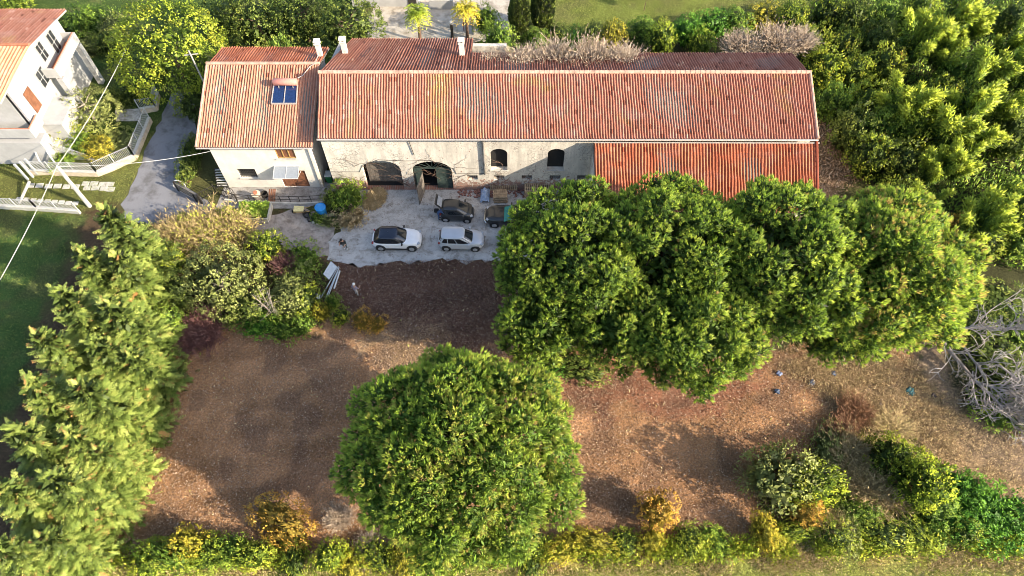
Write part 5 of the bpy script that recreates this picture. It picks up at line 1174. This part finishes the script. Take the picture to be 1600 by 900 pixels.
# ------------------------------------------------------------------ fences, pole, wires
M_MESH, nt_, b_, o_ = new_mat('fence_mesh')
b_.inputs['Base Color'].default_value = (.62, .64, .63, 1); b_.inputs['Roughness'].default_value = .5
tr_ = nt_.nodes.new('ShaderNodeBsdfTransparent'); mx_ = nt_.nodes.new('ShaderNodeMixShader'); mx_.inputs[0].default_value = .42
nt_.links.new(tr_.outputs[0], mx_.inputs[1]); nt_.links.new(b_.outputs[0], mx_.inputs[2]); nt_.links.new(mx_.outputs[0], o_.inputs[0])
def fence(label, pts, wall_h, h, step=1.9, mat=None):
    o = thing('garden_fence', label, 'fence', (pts[0][0], pts[0][1], 0)); w = MB(); cp = MB(); pn = MB()
    for a, b in zip(pts[:-1], pts[1:]):
        a = Vector((*a[:2], 0)); b = Vector((*b[:2], 0)); w.bar(a+Vector((0, 0, wall_h/2-.05)), b+Vector((0, 0, wall_h/2-.05)), .22, wall_h+.1); cp.bar(a+Vector((0, 0, wall_h+.035)), b+Vector((0, 0, wall_h+.035)), .3, .06)
        n = max(1, round((b-a).length/step))
        for k in range(n+1):
            q = a.lerp(b, k/n); MB().bar(q+Vector((0, 0, wall_h)), q+Vector((0, 0, wall_h+h+.08)), .075).build('post', M_WMETAL, o)
        d = (b-a).normalized()
        for k in range(n):
            p = a.lerp(b, k/n)+d*.05; q = a.lerp(b, (k+1)/n)-d*.05
            for zz in (wall_h+.1, wall_h+h): pn.bar(p+Vector((0, 0, zz)), q+Vector((0, 0, zz)), .035)
            m = int((q-p).length/.13)
            for t in range(1, m): c = p.lerp(q, t/m); pn.bar(c+Vector((0, 0, wall_h+.1)), c+Vector((0, 0, wall_h+h)), .028, .02)
    w.build('base_wall', mat or M_CREAM, o); cp.build('coping', M_CONC, o); pn.build('railing', M_WMETAL, o); return o
fence('white railing on a cream base wall curving round the villa garden corner', poly([(52, 272), (155, 275), (213, 249), (237, 190)]), .55, 1.15)
fence('short white railing beside the garden gate next to the road under the yellow-green tree', poly([(222, 176), (246, 172), (249, 150)]), .5, 1.1)
fence('white posted railing between the stepping stones and the dark lawn', poly([(-90, 324), (0, 325), (60, 328), (126, 333)]), .35, 1.05, 2.2, M_CONC)
gt = thing('garden_gate', 'white double gate posts standing at the left end of the curved railing', 'gate', P(48, 277))
for px, py in ((44, 281), (52, 277), (60, 273)): q = Vector(P(px, py)); MB().bar(q, q+Vector((0, 0, 2.1)), .16).build('post', M_WMETAL, gt)
st = thing('garden_stairs', 'pale garden stairs with white railing climbing to the villa porch', 'stairs', P(130, 255))
a, b = Vector(P(140, 250)), Vector(P(62, 226, 1.6)); n = 12; tr = MB(); wid = Vector((.25, 1.25, 0))
for k in range(n):
    q = a.lerp(b, k/n); tr.box((q.x+.12, q.y+.55, q.z*.5+.07), (.62, 1.2, q.z+.14))
tr.build('steps', M_CONC, st)
for off in (Vector((0, -.08, 0)), Vector((.2, 1.2, 0))):
    rl = MB()
    for h in (.25, .9): rl.bar(a+off+Vector((0, 0, h)), b+off+Vector((0, 0, h)), .05)
    for k in range(19): q = a.lerp(b, k/18)+off; rl.bar(q+Vector((0, 0, .1)), q+Vector((0, 0, .9)), .028)
    rl.build('railing', M_WMETAL, st)
ct = thing('carport_beams', 'pair of white sloping beams beside the garden stairs', 'beams', P(62, 262))
for p0, p1 in (((48, 222), (62, 252)), ((66, 226), (84, 252))): MB().bar(P(*p0, 2.0), P(*p1, 1.2), .12).build('beam', M_WMETAL, ct); q = Vector(P(*p1, 1.2)); 
for p1 in ((62, 252), (84, 252), ): q = Vector(P(*p1, 1.2)); MB().bar(q, (q.x, q.y, 0), .1).build('post', M_WMETAL, ct)
stones = [(48, 290), (62, 290), (76, 291), (90, 291), (104, 292), (118, 292), (134, 287), (147, 287), (160, 288), (172, 288), (136, 294), (149, 294), (162, 295), (173, 296)]
for k, (px, py) in enumerate(stones):
    x, y, _ = P(px, py); o = MB().box((x, y, .02), (.66+.05*math.sin(k*3), .52, .07), rz=.04*math.sin(k*7)).build('stepping_stone', M_CONC, None, bevel=.02)
    row = 'short lower row' if k > 9 else 'long row'; i = k-10 if k > 9 else k
    tag(o, f'{ORD[i]} pale stepping stone from left in the {row} between the railings', 'stepping stone', 'stepping stones by the railings')
for k in range(9):
    px, py = 30+k*11, 311+k*.9; x, y, _ = P(px, py); o = MB().box((x, y, .02), (.5, .42, .06), rz=.03*math.sin(k*5)).build('stepping_stone', M_CONC, None, bevel=.02)
    tag(o, f'{ORD[k]} stepping stone from the left in the row along the dark lawn railing', 'stepping stone', 'stepping stones along the lawn railing')
up_ = thing('utility_pole', 'pale concrete utility pole standing between the two white railings', 'pole', P(140, 322))
q = Vector(P(140, 322)); MB().tube([q+Vector((0, 0, -.1)), q+Vector((0, 0, 2.5)), q+Vector((0, 0, 5.15))], [.19, .165, .14], 8).build('shaft', M_CONC, up_)
MB().tube([q+Vector((0, 0, 5.1)), q+Vector((0, 0, 5.3))], [.07, .05], 8).build('insulator', M_WMETAL, up_)
topp = q+Vector((0, 0, 5.25))
brace = thing('leaning_post', 'grey leaning post left of the utility pole', 'post', P(28, 318)); MB().bar(P(30, 318), P(46, 283, .9), .16).build('beam', M_CONC, brace)
lp = thing('roof_mast', 'grey mast with a crossbar at the left rear corner of the farmhouse', 'pole', P(322, 118)); q = Vector(P(324, 140, 4)); 
MB().tube([(q.x, q.y, 0), (q.x, q.y, 8.4)], .07, 8).build('shaft', M_ZINC, lp); MB().bar((q.x-.6, q.y, 7.9), (q.x+.6, q.y+.2, 7.9), .07).build('crossbar', M_ZINC, lp)
M_WIRE = solid('pale_wire', (.62, .60, .55), .6)
def wire(label, a, b, sag, r=.024):
    a, b = Vector(a), Vector(b); pts = [a.lerp(b, t)-Vector((0, 0, sag*4*t*(1-t))) for t in np.linspace(0, 1, 25)]
    o = MB().tube(pts, r, 6).build('overhead_wire', M_WIRE); return tag(o, label, 'wire')
wire('overhead wire from the utility pole to the villa side trees at the top', topp, P(196, 78, 6.2), .35)
wire('overhead wire from the utility pole down to the left picture edge', topp, P(-40, 505, 5.5), .3)
wire('overhead wire crossing the road from the pole to the farmhouse wall', topp, (HX0-.02, YH+.1, 4.6), .5)

# ------------------------------------------------------------------ the yard in front of the farmhouse
pl = thing('planter_box', 'concrete planter bed with clipped green plants in front of the farmhouse', 'planter', P(397, 338))
x0, y0, _ = P(372, 347); x1, y1, _ = P(426, 322); w = MB()
w.box(((x0+x1)/2, y0, .25), (x1-x0, .15, .5)); w.box(((x0+x1)/2, y1, .25), (x1-x0, .15, .5)); w.box((x0+.001, (y0+y1)/2, .25), (.15, y1-y0-.15, .5)); w.box((x1, (y0+y1)/2, .25), (.15, y1-y0-.15, .5)); w.build('box', M_CONC, pl)
pr_ = np.random.default_rng(41); n = 2600; pp = np.c_[pr_.uniform(x0+.1, x1-.1, n), pr_.uniform(y0+.1, y1-.1, n), pr_.uniform(.4, .85, n)]
hd_ = leaf_mesh('hedge', [leaves(pp-np.array(pl.location), unit(rdir(pr_, n)+np.array([0, 0, .7])), .2, .10, pr_)], [np.clip(pr_.normal(.35, .2, n), 0, 1)]); link('plants', hd_, F_MID, pl)
rf = thing('porch_railing', 'low dark iron railing along the front edge of the farmhouse porch', 'railing', P(450, 318))
rb = MB(); edge = [P(352, 312), P(392, 316), P(440, 317), P(470, 318), P(505, 316)]
for a, b in zip(edge[:-1], edge[1:]):
    a, b = Vector(a), Vector(b)
    for h in (.5, .95): rb.bar(a+Vector((0, 0, h)), b+Vector((0, 0, h)), .035)
    for t in (0, .5): q = a.lerp(b, t); rb.bar(q, q+Vector((0, 0, .97)), .045)
rb.build('rails', M_IRON, rf); kb = MB()
for a, b in zip(edge[:-1], edge[1:]): kb.bar(Vector(a)+Vector((0, -.1, .09)), Vector(b)+Vector((0, -.1, .09)), .16, .2)
kb.build('kerb', M_CONC, rf)
def iron_panel(o, a, b, h, n):
    m = MB(); a, b = Vector(a), Vector(b)
    for z in (.1, h): m.bar(a+Vector((0, 0, z)), b+Vector((0, 0, z)), .04)
    for k in range(n+1): q = a.lerp(b, k/n); m.bar(q, q+Vector((0, 0, h)), .026)
    for k in range(n): m.bar(a.lerp(b, k/n)+Vector((0, 0, .15)), a.lerp(b, (k+1)/n)+Vector((0, 0, h-.05)), .018)
    return m.build('panel', M_IRON, o)
ig = thing('iron_gate', 'dark iron railing panels round the steps left of the farmhouse', 'gate', P(340, 310))
iron_panel(ig, P(308, 316), P(338, 301), .95, 7); iron_panel(ig, P(338, 301), P(372, 316), .95, 7); iron_panel(ig, P(346, 298), P(368, 306), .9, 5)
for px, py in ((308, 316), (338, 301), (372, 316)): q = Vector(P(px, py)); MB().bar(q, q+Vector((0, 0, 1.1)), .08).build('post', M_IRON, ig)
dg_ = thing('driveway_gate', 'dark timber sliding gate leaf between the road and the farmhouse yard', 'gate', P(290, 305))
a, b = Vector(P(280, 298)), Vector(P(316, 318)); m = MB()
for z in (.25, .6, .95): m.bar(a+Vector((0, 0, z)), b+Vector((0, 0, z)), .07, .22)
m.build('boards', M_OLDWOOD, dg_)
for q in (a, b): MB().bar(q, q+Vector((0, 0, 1.25)), .16).build('post', M_IRON, dg_)
hp = thing('white_hoop', 'white tubular hoop at the gate beside the road', 'hoop', P(282, 294)); c = Vector(P(283, 292)); 
MB().tube([c+Vector((.5*math.cos(t)-.1, .25*math.cos(t)*.3, .9*max(0, math.sin(t))+.4*(math.sin(t) > -2)-.4)) for t in np.linspace(0, math.pi*1.05, 14)], .05, 8).build('tube', M_WMETAL, hp)
for k, (px, py, lb) in enumerate(((283, 285, 'terracotta flower pot inside the white hoop by the road'), (294, 283, 'terracotta flower pot at the foot of the farmhouse side hedge'))):
    f = thing('flower_pot', lb, 'flower pot', P(px, py)); MB().lathe(P(px, py), [(.14, 0), (.22, .32), (.24, .34), (.24, .40), (.2, .4), (.18, .34)], 16).build('pot', M_TERRA, f)
    r_ = np.random.default_rng(k); n = 260; link('plant', leaf_mesh('plant', [leaves(rdir(r_, n)*.12+np.array([0, 0, .5]), unit(rdir(r_, n)+np.array([0, 0, .6])), .28, .1, r_)], [r_.random(n)]), F_MID, f)
sh = MB(); r_ = np.random.default_rng(15)
bl = thing('wood_barrel', 'round wooden table drum with terracotta top on the farmhouse porch', 'drum', P(404, 312)); c = Vector(P(404, 312)); MB().lathe(c, [(.32, 0), (.38, .35), (.38, .55), (.34, .8)], 20).build('drum', M_OLDWOOD, bl); MB().lathe(c+Vector((0, 0, .8)), [(.40, 0), (.40, .05), (.2, .07)], 20).build('top', M_CREAM, bl)
MB().lathe(c+Vector((0, 0, .86)), [(.16, 0), (.2, .2), (.15, .2)], 12).build('pot', M_TERRA, bl)
pk = thing('plank_stack', 'short stack of brown planks leaning beside the wooden drum', 'planks', P(424, 310)); c = Vector(P(424, 312))
for k in range(4): MB().bar(c+Vector((-.15+k*.16, -.3, .05)), c+Vector((.0+k*.16, .55, .85)), .11, .05).build('plank', M_WOOD, pk)
wt = thing('wheeled_tub', 'dark round tub on the porch beside the planks', 'tub', P(416, 306)); MB().lathe(P(415, 307), [(.25, 0), (.3, .5), (.26, .5), (.22, .1)], 16).build('tub', M_IRON, wt)
bn = thing('wheelie_bin', 'green wheelie bin standing in the dark alley beside the barn', 'bin', P(511, 281)); c = Vector((-16.62, 41.9, 0))
bn.location = c; M_BIN = solid('green_plastic', (.02, .16, .05), .45)
w = MB(); w.add([c+Vector(v) for v in [(-.24, -.26, .06), (.24, -.26, .06), (.24, .26, .06), (-.24, .26, .06), (-.29, -.36, .98), (.29, -.36, .98), (.29, .34, .98), (-.29, .34, .98)]], [(0, 1, 2, 3), (7, 6, 5, 4), (0, 4, 5, 1), (1, 5, 6, 2), (2, 6, 7, 3), (3, 7, 4, 0)]); w.build('body', M_BIN, bn, bevel=.03)
MB().box(c+Vector((0, 0, 1.02)), (.64, .76, .07)).build('lid', solid('grey_lid', (.42, .46, .46), .5), bn, bevel=.02)
for s_ in (-.2, .2): MB().lathe(c+Vector((s_, .3, .1)), [(.1, -.03), (.1, .03)], 14, 'X').build('wheel', M_TYRE, bn)
rw = thing('barrow', 'yellow and black wheelbarrow by the gravel yard', 'wheelbarrow', P(470, 332)); c = Vector(P(470, 333))
MB().add([c+Vector(v) for v in [(-.3, -.2, .35), (.3, -.16, .35), (.3, .16, .35), (-.3, .2, .35), (-.46, -.32, .66), (.42, -.27, .62), (.42, .27, .62), (-.46, .32, .66)]], [(0, 1, 2, 3), (7, 6, 5, 4), (0, 4, 5, 1), (1, 5, 6, 2), (2, 6, 7, 3), (3, 7, 4, 0)]).build('tray', solid('pale_yellow', (.66, .58, .28), .6), rw)
MB().lathe(c+Vector((-.55, 0, .2)), [(.2, -.05), (.2, .05)], 16, 'Y').build('wheel', M_TYRE, rw)
for s_ in (-.22, .22): MB().tube([c+Vector((-.6, s_*.4, .2)), c+Vector((.3, s_, .4)), c+Vector((.95, s_*1.2, .6))], .025, 6).build('handle', M_OCHRE, rw); MB().tube([c+Vector((.25, s_, .38)), c+Vector((.35, s_, 0))], .025, 6).build('leg', M_IRON, rw)
for k, (px, py, s_, lb) in enumerate(((480, 337, .34, 'black rubbish sack nearest the yellow wheelbarrow'), (486, 344, .28, 'smaller black rubbish sack below the one nearest the wheelbarrow'))):
    bm = bmesh.new(); bmesh.ops.create_icosphere(bm, subdivisions=3, radius=s_)
    for v in bm.verts: v.co += v.normal*.06*math.sin(v.co.x*17+k)*math.cos(v.co.y*15); v.co.z = max(-.16, v.co.z*.75)
    me = bpy.data.meshes.new('rubbish_sack'); bm.to_mesh(me); bm.free(); o = link('rubbish_sack', me, solid('black_sack', (.015, .015, .016), .35)); x, y, _ = P(px, py); o.location = (x, y, .15); tag(o, lb, 'sack')
M_BLUE = solid('blue_plastic', (.03, .25, .62), .4, var=.08)
ld = thing('water_tank', 'bright blue round plastic tank lid among the dark shrubs', 'tank', P(504, 326)); c = Vector(P(504, 334)); MB().lathe(c, [(.40, 0), (.44, .6), (.46, .9)], 24).build('body', M_BLUE, ld); MB().lathe(c+Vector((0, 0, .9)), [(.48, 0), (.49, .06), (.42, .09), (.4, .05), (.2, .08), (.01, .1)], 24).build('lid', M_BLUE, ld)
for k, (px, py, s_) in enumerate(((485, 344, .12), (490, 348, .16), (496, 350, .12), (483, 339, .14), (508, 352, .13), (521, 351, .11), (548, 336, .2), (476, 318, .12))):
    bm = bmesh.new(); bmesh.ops.create_icosphere(bm, subdivisions=2, radius=s_)
    for v in bm.verts: v.co *= 1+.25*math.sin(v.co.x*20+k*2)*math.cos(v.co.y*23+k); v.co.z *= .7
    me = bpy.data.meshes.new('stone'); bm.to_mesh(me); bm.free(); o = link('stone', me, M_CONC); x, y, _ = P(px, py); o.location = (x, y, s_*.4); tag(o, f'pale edging stone below the blue lid, {ORD[k]} counted from the wheelbarrow', 'stone', 'edging stones below the blue lid')
# hay heap, pallets, tarpaulin
M_HAY = F_DRYGRASS
hx, hy, _ = P(586, 312); r_ = np.random.default_rng(3); n = 3800; q = rdir(r_, n); q[:, 2] = np.abs(q[:, 2]); p_ = q*np.array([.85, 1.25, .55])*r_.uniform(.85, 1.05, (n, 1))
hay = link('hay_heap', leaf_mesh('hay', [leaves(p_, unit(rdir(r_, n)+np.array([0, 0, -.1])), .3, .07, r_)], [np.clip(r_.normal(.55, .15, n), 0, .84)]), F_DRYGRASS); hay.location = (hx, hy, .0); hay.rotation_euler = (0, 0, -.4); tag(hay, 'heap of golden straw beside the left barn arch', 'straw heap')
M_PAL = solid('pallet_wood', (.40, .29, .18), .85, var=.35, scale=3); M_PAL2 = solid('pallet_wood_grey', (.30, .25, .19), .85, var=.35, scale=3)
def pallet_parts(o, mat, L=1.2, Wd=.9):
    d = MB(); 
    for k in range(7): d.box((-L/2+.06+k*(L-.12)/6, 0, .131), (.10, Wd, .022))
    d.build('deck_boards', mat, None).parent = o; s_ = MB()
    for k in (-1, 0, 1): s_.box((0, k*(Wd/2-.05), .07), (L, .09, .095))
    s_.build('bearers', mat, None).parent = o; q = MB()
    for k in (-1, 0, 1): q.box((k*(L/2-.06), 0, .011), (.10, Wd, .02))
    q.build('base_boards', mat, None).parent = o
proto = thing('pallet', 'x', 'pallet', (0, 0, 0), 0, 'pallets by the barn wall'); pallet_parts(proto, M_PAL)
proto2 = None; used = [False]
def copy_thing(o):
    c = o.copy(); C.objects.link(c)
    for ch in o.children: k = ch.copy(); C.objects.link(k); k.parent = c
    return c
def put_pallet(loc, rot, lb):
    o = proto if not used[0] else copy_thing(proto); used[0] = True; o.location = loc; o.rotation_euler = rot; o['label'] = lb
x, y, _ = P(782, 312)
for k in range(6): put_pallet((x+.04*math.sin(k*2.2), y+.03*math.cos(k*3), .015+k*.148), (0, 0, .05*math.sin(k*1.7)), f'{ORD[k]} wooden pallet from the bottom of the stack nearest the black car')
put_pallet((x-.35, y+1.25, .5), (R(72), 0, .06), 'wooden pallet leaning upright behind the stack nearest the black car, left one'); put_pallet((x+.9, y+1.25, .5), (R(72), 0, -.04), 'wooden pallet leaning upright behind the stack nearest the black car, right one')
x2, y2, _ = P(830, 304)
for k in range(7): put_pallet((x2+.03*math.sin(k*2.7), y2, .015+k*.148), (0, 0, .04*math.sin(k*2.1)), f'{ORD[k]} wooden pallet from the bottom of the stack below the right arched window')
for k in range(5): put_pallet((x2+1.35+.03*math.cos(k*2.7), y2+.15, .015+k*.148), (0, 0, .05*math.sin(k*1.3)), f'{ORD[k]} wooden pallet from the bottom of the stack closest to the lean-to')
x, y, _ = P(758, 308); bm = bmesh.new(); bmesh.ops.create_grid(bm, x_segments=14, y_segments=18, size=.5); r_ = random.Random(8)
for v in bm.verts: a, b = v.co.x, v.co.y; v.co = Vector((a*.8, b*1.5, .62*math.exp(-(a*a*5+b*b*2.5))+.10*math.sin(a*13+b*5)*math.cos(b*11)+.06))
bmesh.ops.solidify(bm, geom=bm.faces[:], thickness=.015); me = bpy.data.meshes.new('tarpaulin'); bm.to_mesh(me); bm.free(); o = link('tarpaulin', me, solid('pale_blue_sheet', (.32, .42, .58), .45, var=.25, scale=4)); o.location = (x, y, .02); tag(o, 'crumpled pale blue tarpaulin at the left end of the pallets', 'tarpaulin')
# brick rubble strip under the barn wall
r_ = np.random.default_rng(33)
rb_ = MB()
for k in range(260): rb_.box((r_.uniform(-4.9, 4.2), YB-r_.uniform(.05, .95)**1.3, .04), tuple(r_.uniform(.06, .2, 3)), rz=r_.uniform(0, 3))
o = rb_.build('brick_rubble', solid('rubble', (.26, .13, .10), .9, var=.5, scale=6)); o['kind'] = 'stuff'; o['label'] = 'broken red brick rubble along the barn wall'; o['category'] = 'rubble'
# dumped panels and pipes
M_SHEET = solid('grey_sheet', (.46, .50, .52), .5, .1, var=.15)
q = [Vector(P(*c)) for c in ((517, 408, .55), (527, 417, .30), (514, 437, .25), (505, 428, .50))]
o = MB().add(q+[v-Vector((0, 0, .06)) for v in q], [(0, 1, 2, 3), (7, 6, 5, 4), (0, 4, 5, 1), (1, 5, 6, 2), (2, 6, 7, 3), (3, 7, 4, 0)]).build('metal_panel', M_SHEET); tag(o, 'large grey corrugated panel dumped at the corner of the court', 'panel')
q = [Vector(P(*c, .3)) for c in ((490, 459), (501, 459), (499, 467), (488, 467))]
o = MB().add(q+[v-Vector((0, 0, .05)) for v in q], [(0, 1, 2, 3), (7, 6, 5, 4), (0, 4, 5, 1), (1, 5, 6, 2), (2, 6, 7, 3), (3, 7, 4, 0)]).build('square_board', solid('white_board', (.70, .72, .70), .7)); tag(o, 'small white square board left of the dumped pipes', 'board')
for k, (a, b, r0, m, lb) in enumerate((((529, 416), (501, 466), .035, M_SHEET, 'long grey pipe leftmost of the dumped pipes'), ((530, 418), (509, 465), .04, M_SHEET, 'grey pipe second from the left among the dumped pipes'), ((528, 424), (513, 462), .04, M_SHEET, 'shorter grey pipe next to the thick white pipe'), ((531, 423), (522, 451), .075, M_WMETAL, 'thick white pipe rightmost of the dumped pipes'))):
    pa, pb = P(*a, .32), P(*b, .12); v0, v1 = Vector(pa), Vector(pb); d = (v1-v0).normalized()
    tag(MB().tube([v0, v0+d*.04, v1-d*.04, v1], [r0*.9, r0, r0, r0*.9], 9).build('pipe', m), lb, 'pipe')
# litter on the right
for k, (px, py, s_, col, lb) in enumerate(((1421, 612, .34, (.02, .10, .11), 'dark teal plastic bag on the tan dry grass'), (1302, 584, .2, (.08, .11, .18), 'small blue-grey plastic scrap on the dry grass right of the pines'), (1268, 598, .24, (.09, .10, .13), 'dark blue plastic scrap at the edge of the pine shadow'), (1218, 584, .22, (.20, .24, .36), 'pale blue plastic scrap below the low pine crown'), (1214, 612, .2, (.06, .09, .15), 'blue scrap in the shade below the pale blue scrap'), (1458, 618, .22, (.05, .03, .03), 'dark brown clod on the track right of the teal bag'))):
    bm = bmesh.new(); bmesh.ops.create_icosphere(bm, subdivisions=3, radius=s_)
    for v in bm.verts: v.co *= 1+.35*math.sin(v.co.x*19+k*3)*math.cos(v.co.y*21+k); v.co.z = v.co.z*.45
    me = bpy.data.meshes.new('plastic_scrap'); bm.to_mesh(me); bm.free(); o = link('plastic_scrap' if k < 5 else 'clod', me, solid('scrap_colour', col, .5)); x, y, _ = P(px, py); o.location = (x, y, .05); tag(o, lb, 'litter')
# pale forecourt edge behind the barn
bx = thing('annex_building', 'white flat-roofed annex at the top edge behind the palms', 'building', P(612, 0)); x, y, _ = P(617, 12)
MB().box((x-1, y+4, 1.4), (7.4, 7.6, 2.8)).build('wall', M_WHITE, bx); MB().box((x-1, y+4, 2.86), (7.8, 8.0, .12)).build('roof', M_CONC, bx); MB().box((x+2.0, y+.17, 1.05), (.9, .08, 2.1)).build('door', M_IRON, bx)
x, y, _ = P(690, 16); lw = thing('forecourt_wall', 'low white wall between the two palms at the top edge', 'wall', (x, y, 0)); MB().box((x, y+.3, .55), (2.6, .3, 1.1)).build('wall', M_WHITE, lw); MB().box((x, y+.3, 1.13), (2.7, .4, .07)).build('coping', M_CONC, lw)
rp = thing('flower_box', 'red flower box on the low white wall between the palms', 'flower box', (x-.2, y+.3, 1.17)); MB().box((x-.2, y+.3, 1.28), (.7, .22, .2)).build('box', solid('dark_red', (.22, .03, .035), .6), rp, bevel=.02)
for px, py, h, lb, m in ((707, 58, 1.7, 'dark forecourt lamp post with a white cap behind the barn', M_IRON), (742, 54, 1.9, 'pale slim stone post right of the dark lamp post', M_CONC), (725, 48, 2.0, 'thin dark red post between the lamp post and the stone post', solid('dark_red_paint', (.20, .03, .05), .6))):
    o = thing('post', lb, 'post', P(px, py)); q = Vector(P(px, py)); w_ = .1 if px == 725 else .28
    MB().box(q+Vector((0, 0, h/2)), (w_, w_, h)).build('shaft', m, o, bevel=.02)
    if px != 725: MB().box(q+Vector((0, 0, h+.12)), (w_*1.5, w_*1.5, .24)).build('cap', M_WHITE, o, bevel=.05)
sg = thing('white_post', 'white post at the top lawn edge beside the grove', 'post', P(1300, 4)); q = Vector(P(1303, 10)); MB().tube([q, q+Vector((-.3, .1, 1.8))], .1, 8).build('shaft', M_WMETAL, sg)
sp = thing('sapling', 'thin staked sapling on the top lawn', 'tree', P(1006, 16)); q = Vector(P(1006, 17)); MB().tube([q, q+Vector((.05, 0, 1.2)), q+Vector((0, 0, 2.3))], [.04, .03, .015], 6).build('trunk', M_BARK, sp)
r_ = np.random.default_rng(2); n = 300; link('crown', leaf_mesh('crown', [leaves(rdir(r_, n)*.45+np.array([0, 0, 2.1]), rdir(r_, n), .22, .11, r_)], [r_.random(n)]), F_GOLD, sp)

# ------------------------------------------------------------------ loose cover: chips, grass, litter (nobody could count it)
def zone(n): return [z for z in ZONES if z[0] == n][0][1]
def scatter(name, label, zonepx, n, L, Wd, mat, seed, up=.15, z=.02, avoid=None, tmean=.5, tsd=.25, clump=None, tall=0.):
    r = np.random.default_rng(seed); w = np.array(poly(zonepx)); x = r.uniform(w[:, 0].min(), w[:, 0].max(), n*2); y = r.uniform(w[:, 1].min(), w[:, 1].max(), n*2)
    ok = inside(x+r.normal(0, .35, n*2), y+r.normal(0, .35, n*2), [tuple(p) for p in w[:, :2]])
    if clump: ok &= vnoise(x, y, clump, seed+5)*.7+vnoise(x, y, clump*.35, seed+6)*.3 > r.uniform(.25, .65, n*2)
    for pp in HARD:
        if avoid != 'none': ok &= ~inside(x, y, pp)
    x, y = x[ok][:n], y[ok][:n]; k = len(x); d = rdir(r, k); d[:, 2] = np.abs(d[:, 2])*(up*3)+up; d = unit(d)
    V = leaves(np.c_[x, y, z+r.uniform(0, 1, k)**1.6*tall], d, L*r.uniform(.5, 1.5, k), Wd, r)
    o = link(name, leaf_mesh(name, [V], [np.clip(r.normal(tmean, tsd, k), 0, 1)]), mat); o['kind'] = 'stuff'; o['label'] = label; return o
scatter('wood_chips', 'brown wood chips and dry stalks strewn over the cleared field', FIELD, 90000, .15, .045, F_CHIP, 1, .12)
scatter('dark_litter', 'dark reddish litter on the shaded soil by the court', zone('shaded_mulch'), 20000, .14, .045, F_SOILCHIP, 2, .12)  # dark chips over the mulch whose shade is painted in
scatter('field_weeds', 'scattered weeds in the cleared field', FIELD, 2600, .22, .07, F_DRYGRASS, 3, .5, tmean=.5, clump=2.5)
scatter('dry_grass', 'tan dry grass in the lower right', zone('dry_grass'), 42000, .22, .035, F_DRYGRASS, 4, .45, tmean=.35, clump=3)
scatter('track_litter', 'stalks and grass on the dirt track', zone('track'), 14000, .2, .035, F_DRYGRASS, 5, .3, tmean=.3, clump=3)
scatter('rough_grass', 'golden rough grass along the bottom hedge', [(-200, 858), (400, 872), (800, 862), (1250, 850), (1700, 842), (1700, 892), (-200, 906)], 60000, .26, .035, F_DRYGRASS, 6, .6, tmean=.5, clump=1.5)
scatter('meadow_grass', 'green meadow grass along the bottom edge', [(-60, 888), (800, 884), (1660, 874), (1700, 960), (-100, 960)], 40000, .18, .03, F_MEADOW, 7, .6, tmean=.6)
scatter('wild_undergrowth', 'tangled low undergrowth in the lower right corner', [(1190, 700), (1400, 670), (1500, 760), (1640, 840), (1640, 860), (1180, 862)], 16000, .28, .07, F_GROVE, 8, .5, tmean=.35, clump=2)
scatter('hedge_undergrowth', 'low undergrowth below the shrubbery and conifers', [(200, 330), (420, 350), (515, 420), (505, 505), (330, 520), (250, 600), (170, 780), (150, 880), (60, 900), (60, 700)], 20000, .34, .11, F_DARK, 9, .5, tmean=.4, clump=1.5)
scatter('hedge_weeds', 'tangled weeds filling the bottom hedge', [(150, 862), (560, 858), (900, 848), (1250, 842), (1640, 836), (1640, 862), (900, 880), (150, 892)], 42000, .26, .09, F_YELLOW, 21, .8, .05, tmean=.45, clump=1.4, tall=.7)
scatter('grove_undergrowth', 'low undergrowth on the grove floor', [(1275, 0), (1660, 0), (1660, 440), (1500, 400), (1340, 270), (1275, 170)], 26000, .4, .13, F_MID, 10, .5, tmean=.35)
scatter('lawn_grass', 'short grass of the top lawn', zone('lawn'), 40000, .12, .03, F_GRASS, 11, .6, tmean=.6)
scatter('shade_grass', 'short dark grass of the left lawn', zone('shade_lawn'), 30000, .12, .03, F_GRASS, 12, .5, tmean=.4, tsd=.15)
scatter('garden_grass', 'grass of the villa garden', zone('garden'), 20000, .15, .035, F_GRASS, 13, .5, tmean=.3)
scatter('verge_grass', 'grass on the verge by the railings', zone('verge'), 16000, .13, .03, F_GRASS, 14, .5, tmean=.5, clump=1.2)
scatter('side_litter', 'dry stalks on the side yard right of the barn', zone('side_yard'), 5000, .24, .06, F_CHIP, 15, .2)
scatter('yard_leaves', 'dead leaves and grit on the concrete court', [(530, 300), (900, 300), (860, 410), (515, 404)], 900, .10, .05, F_SOILCHIP, 16, .05, .022, 'none')
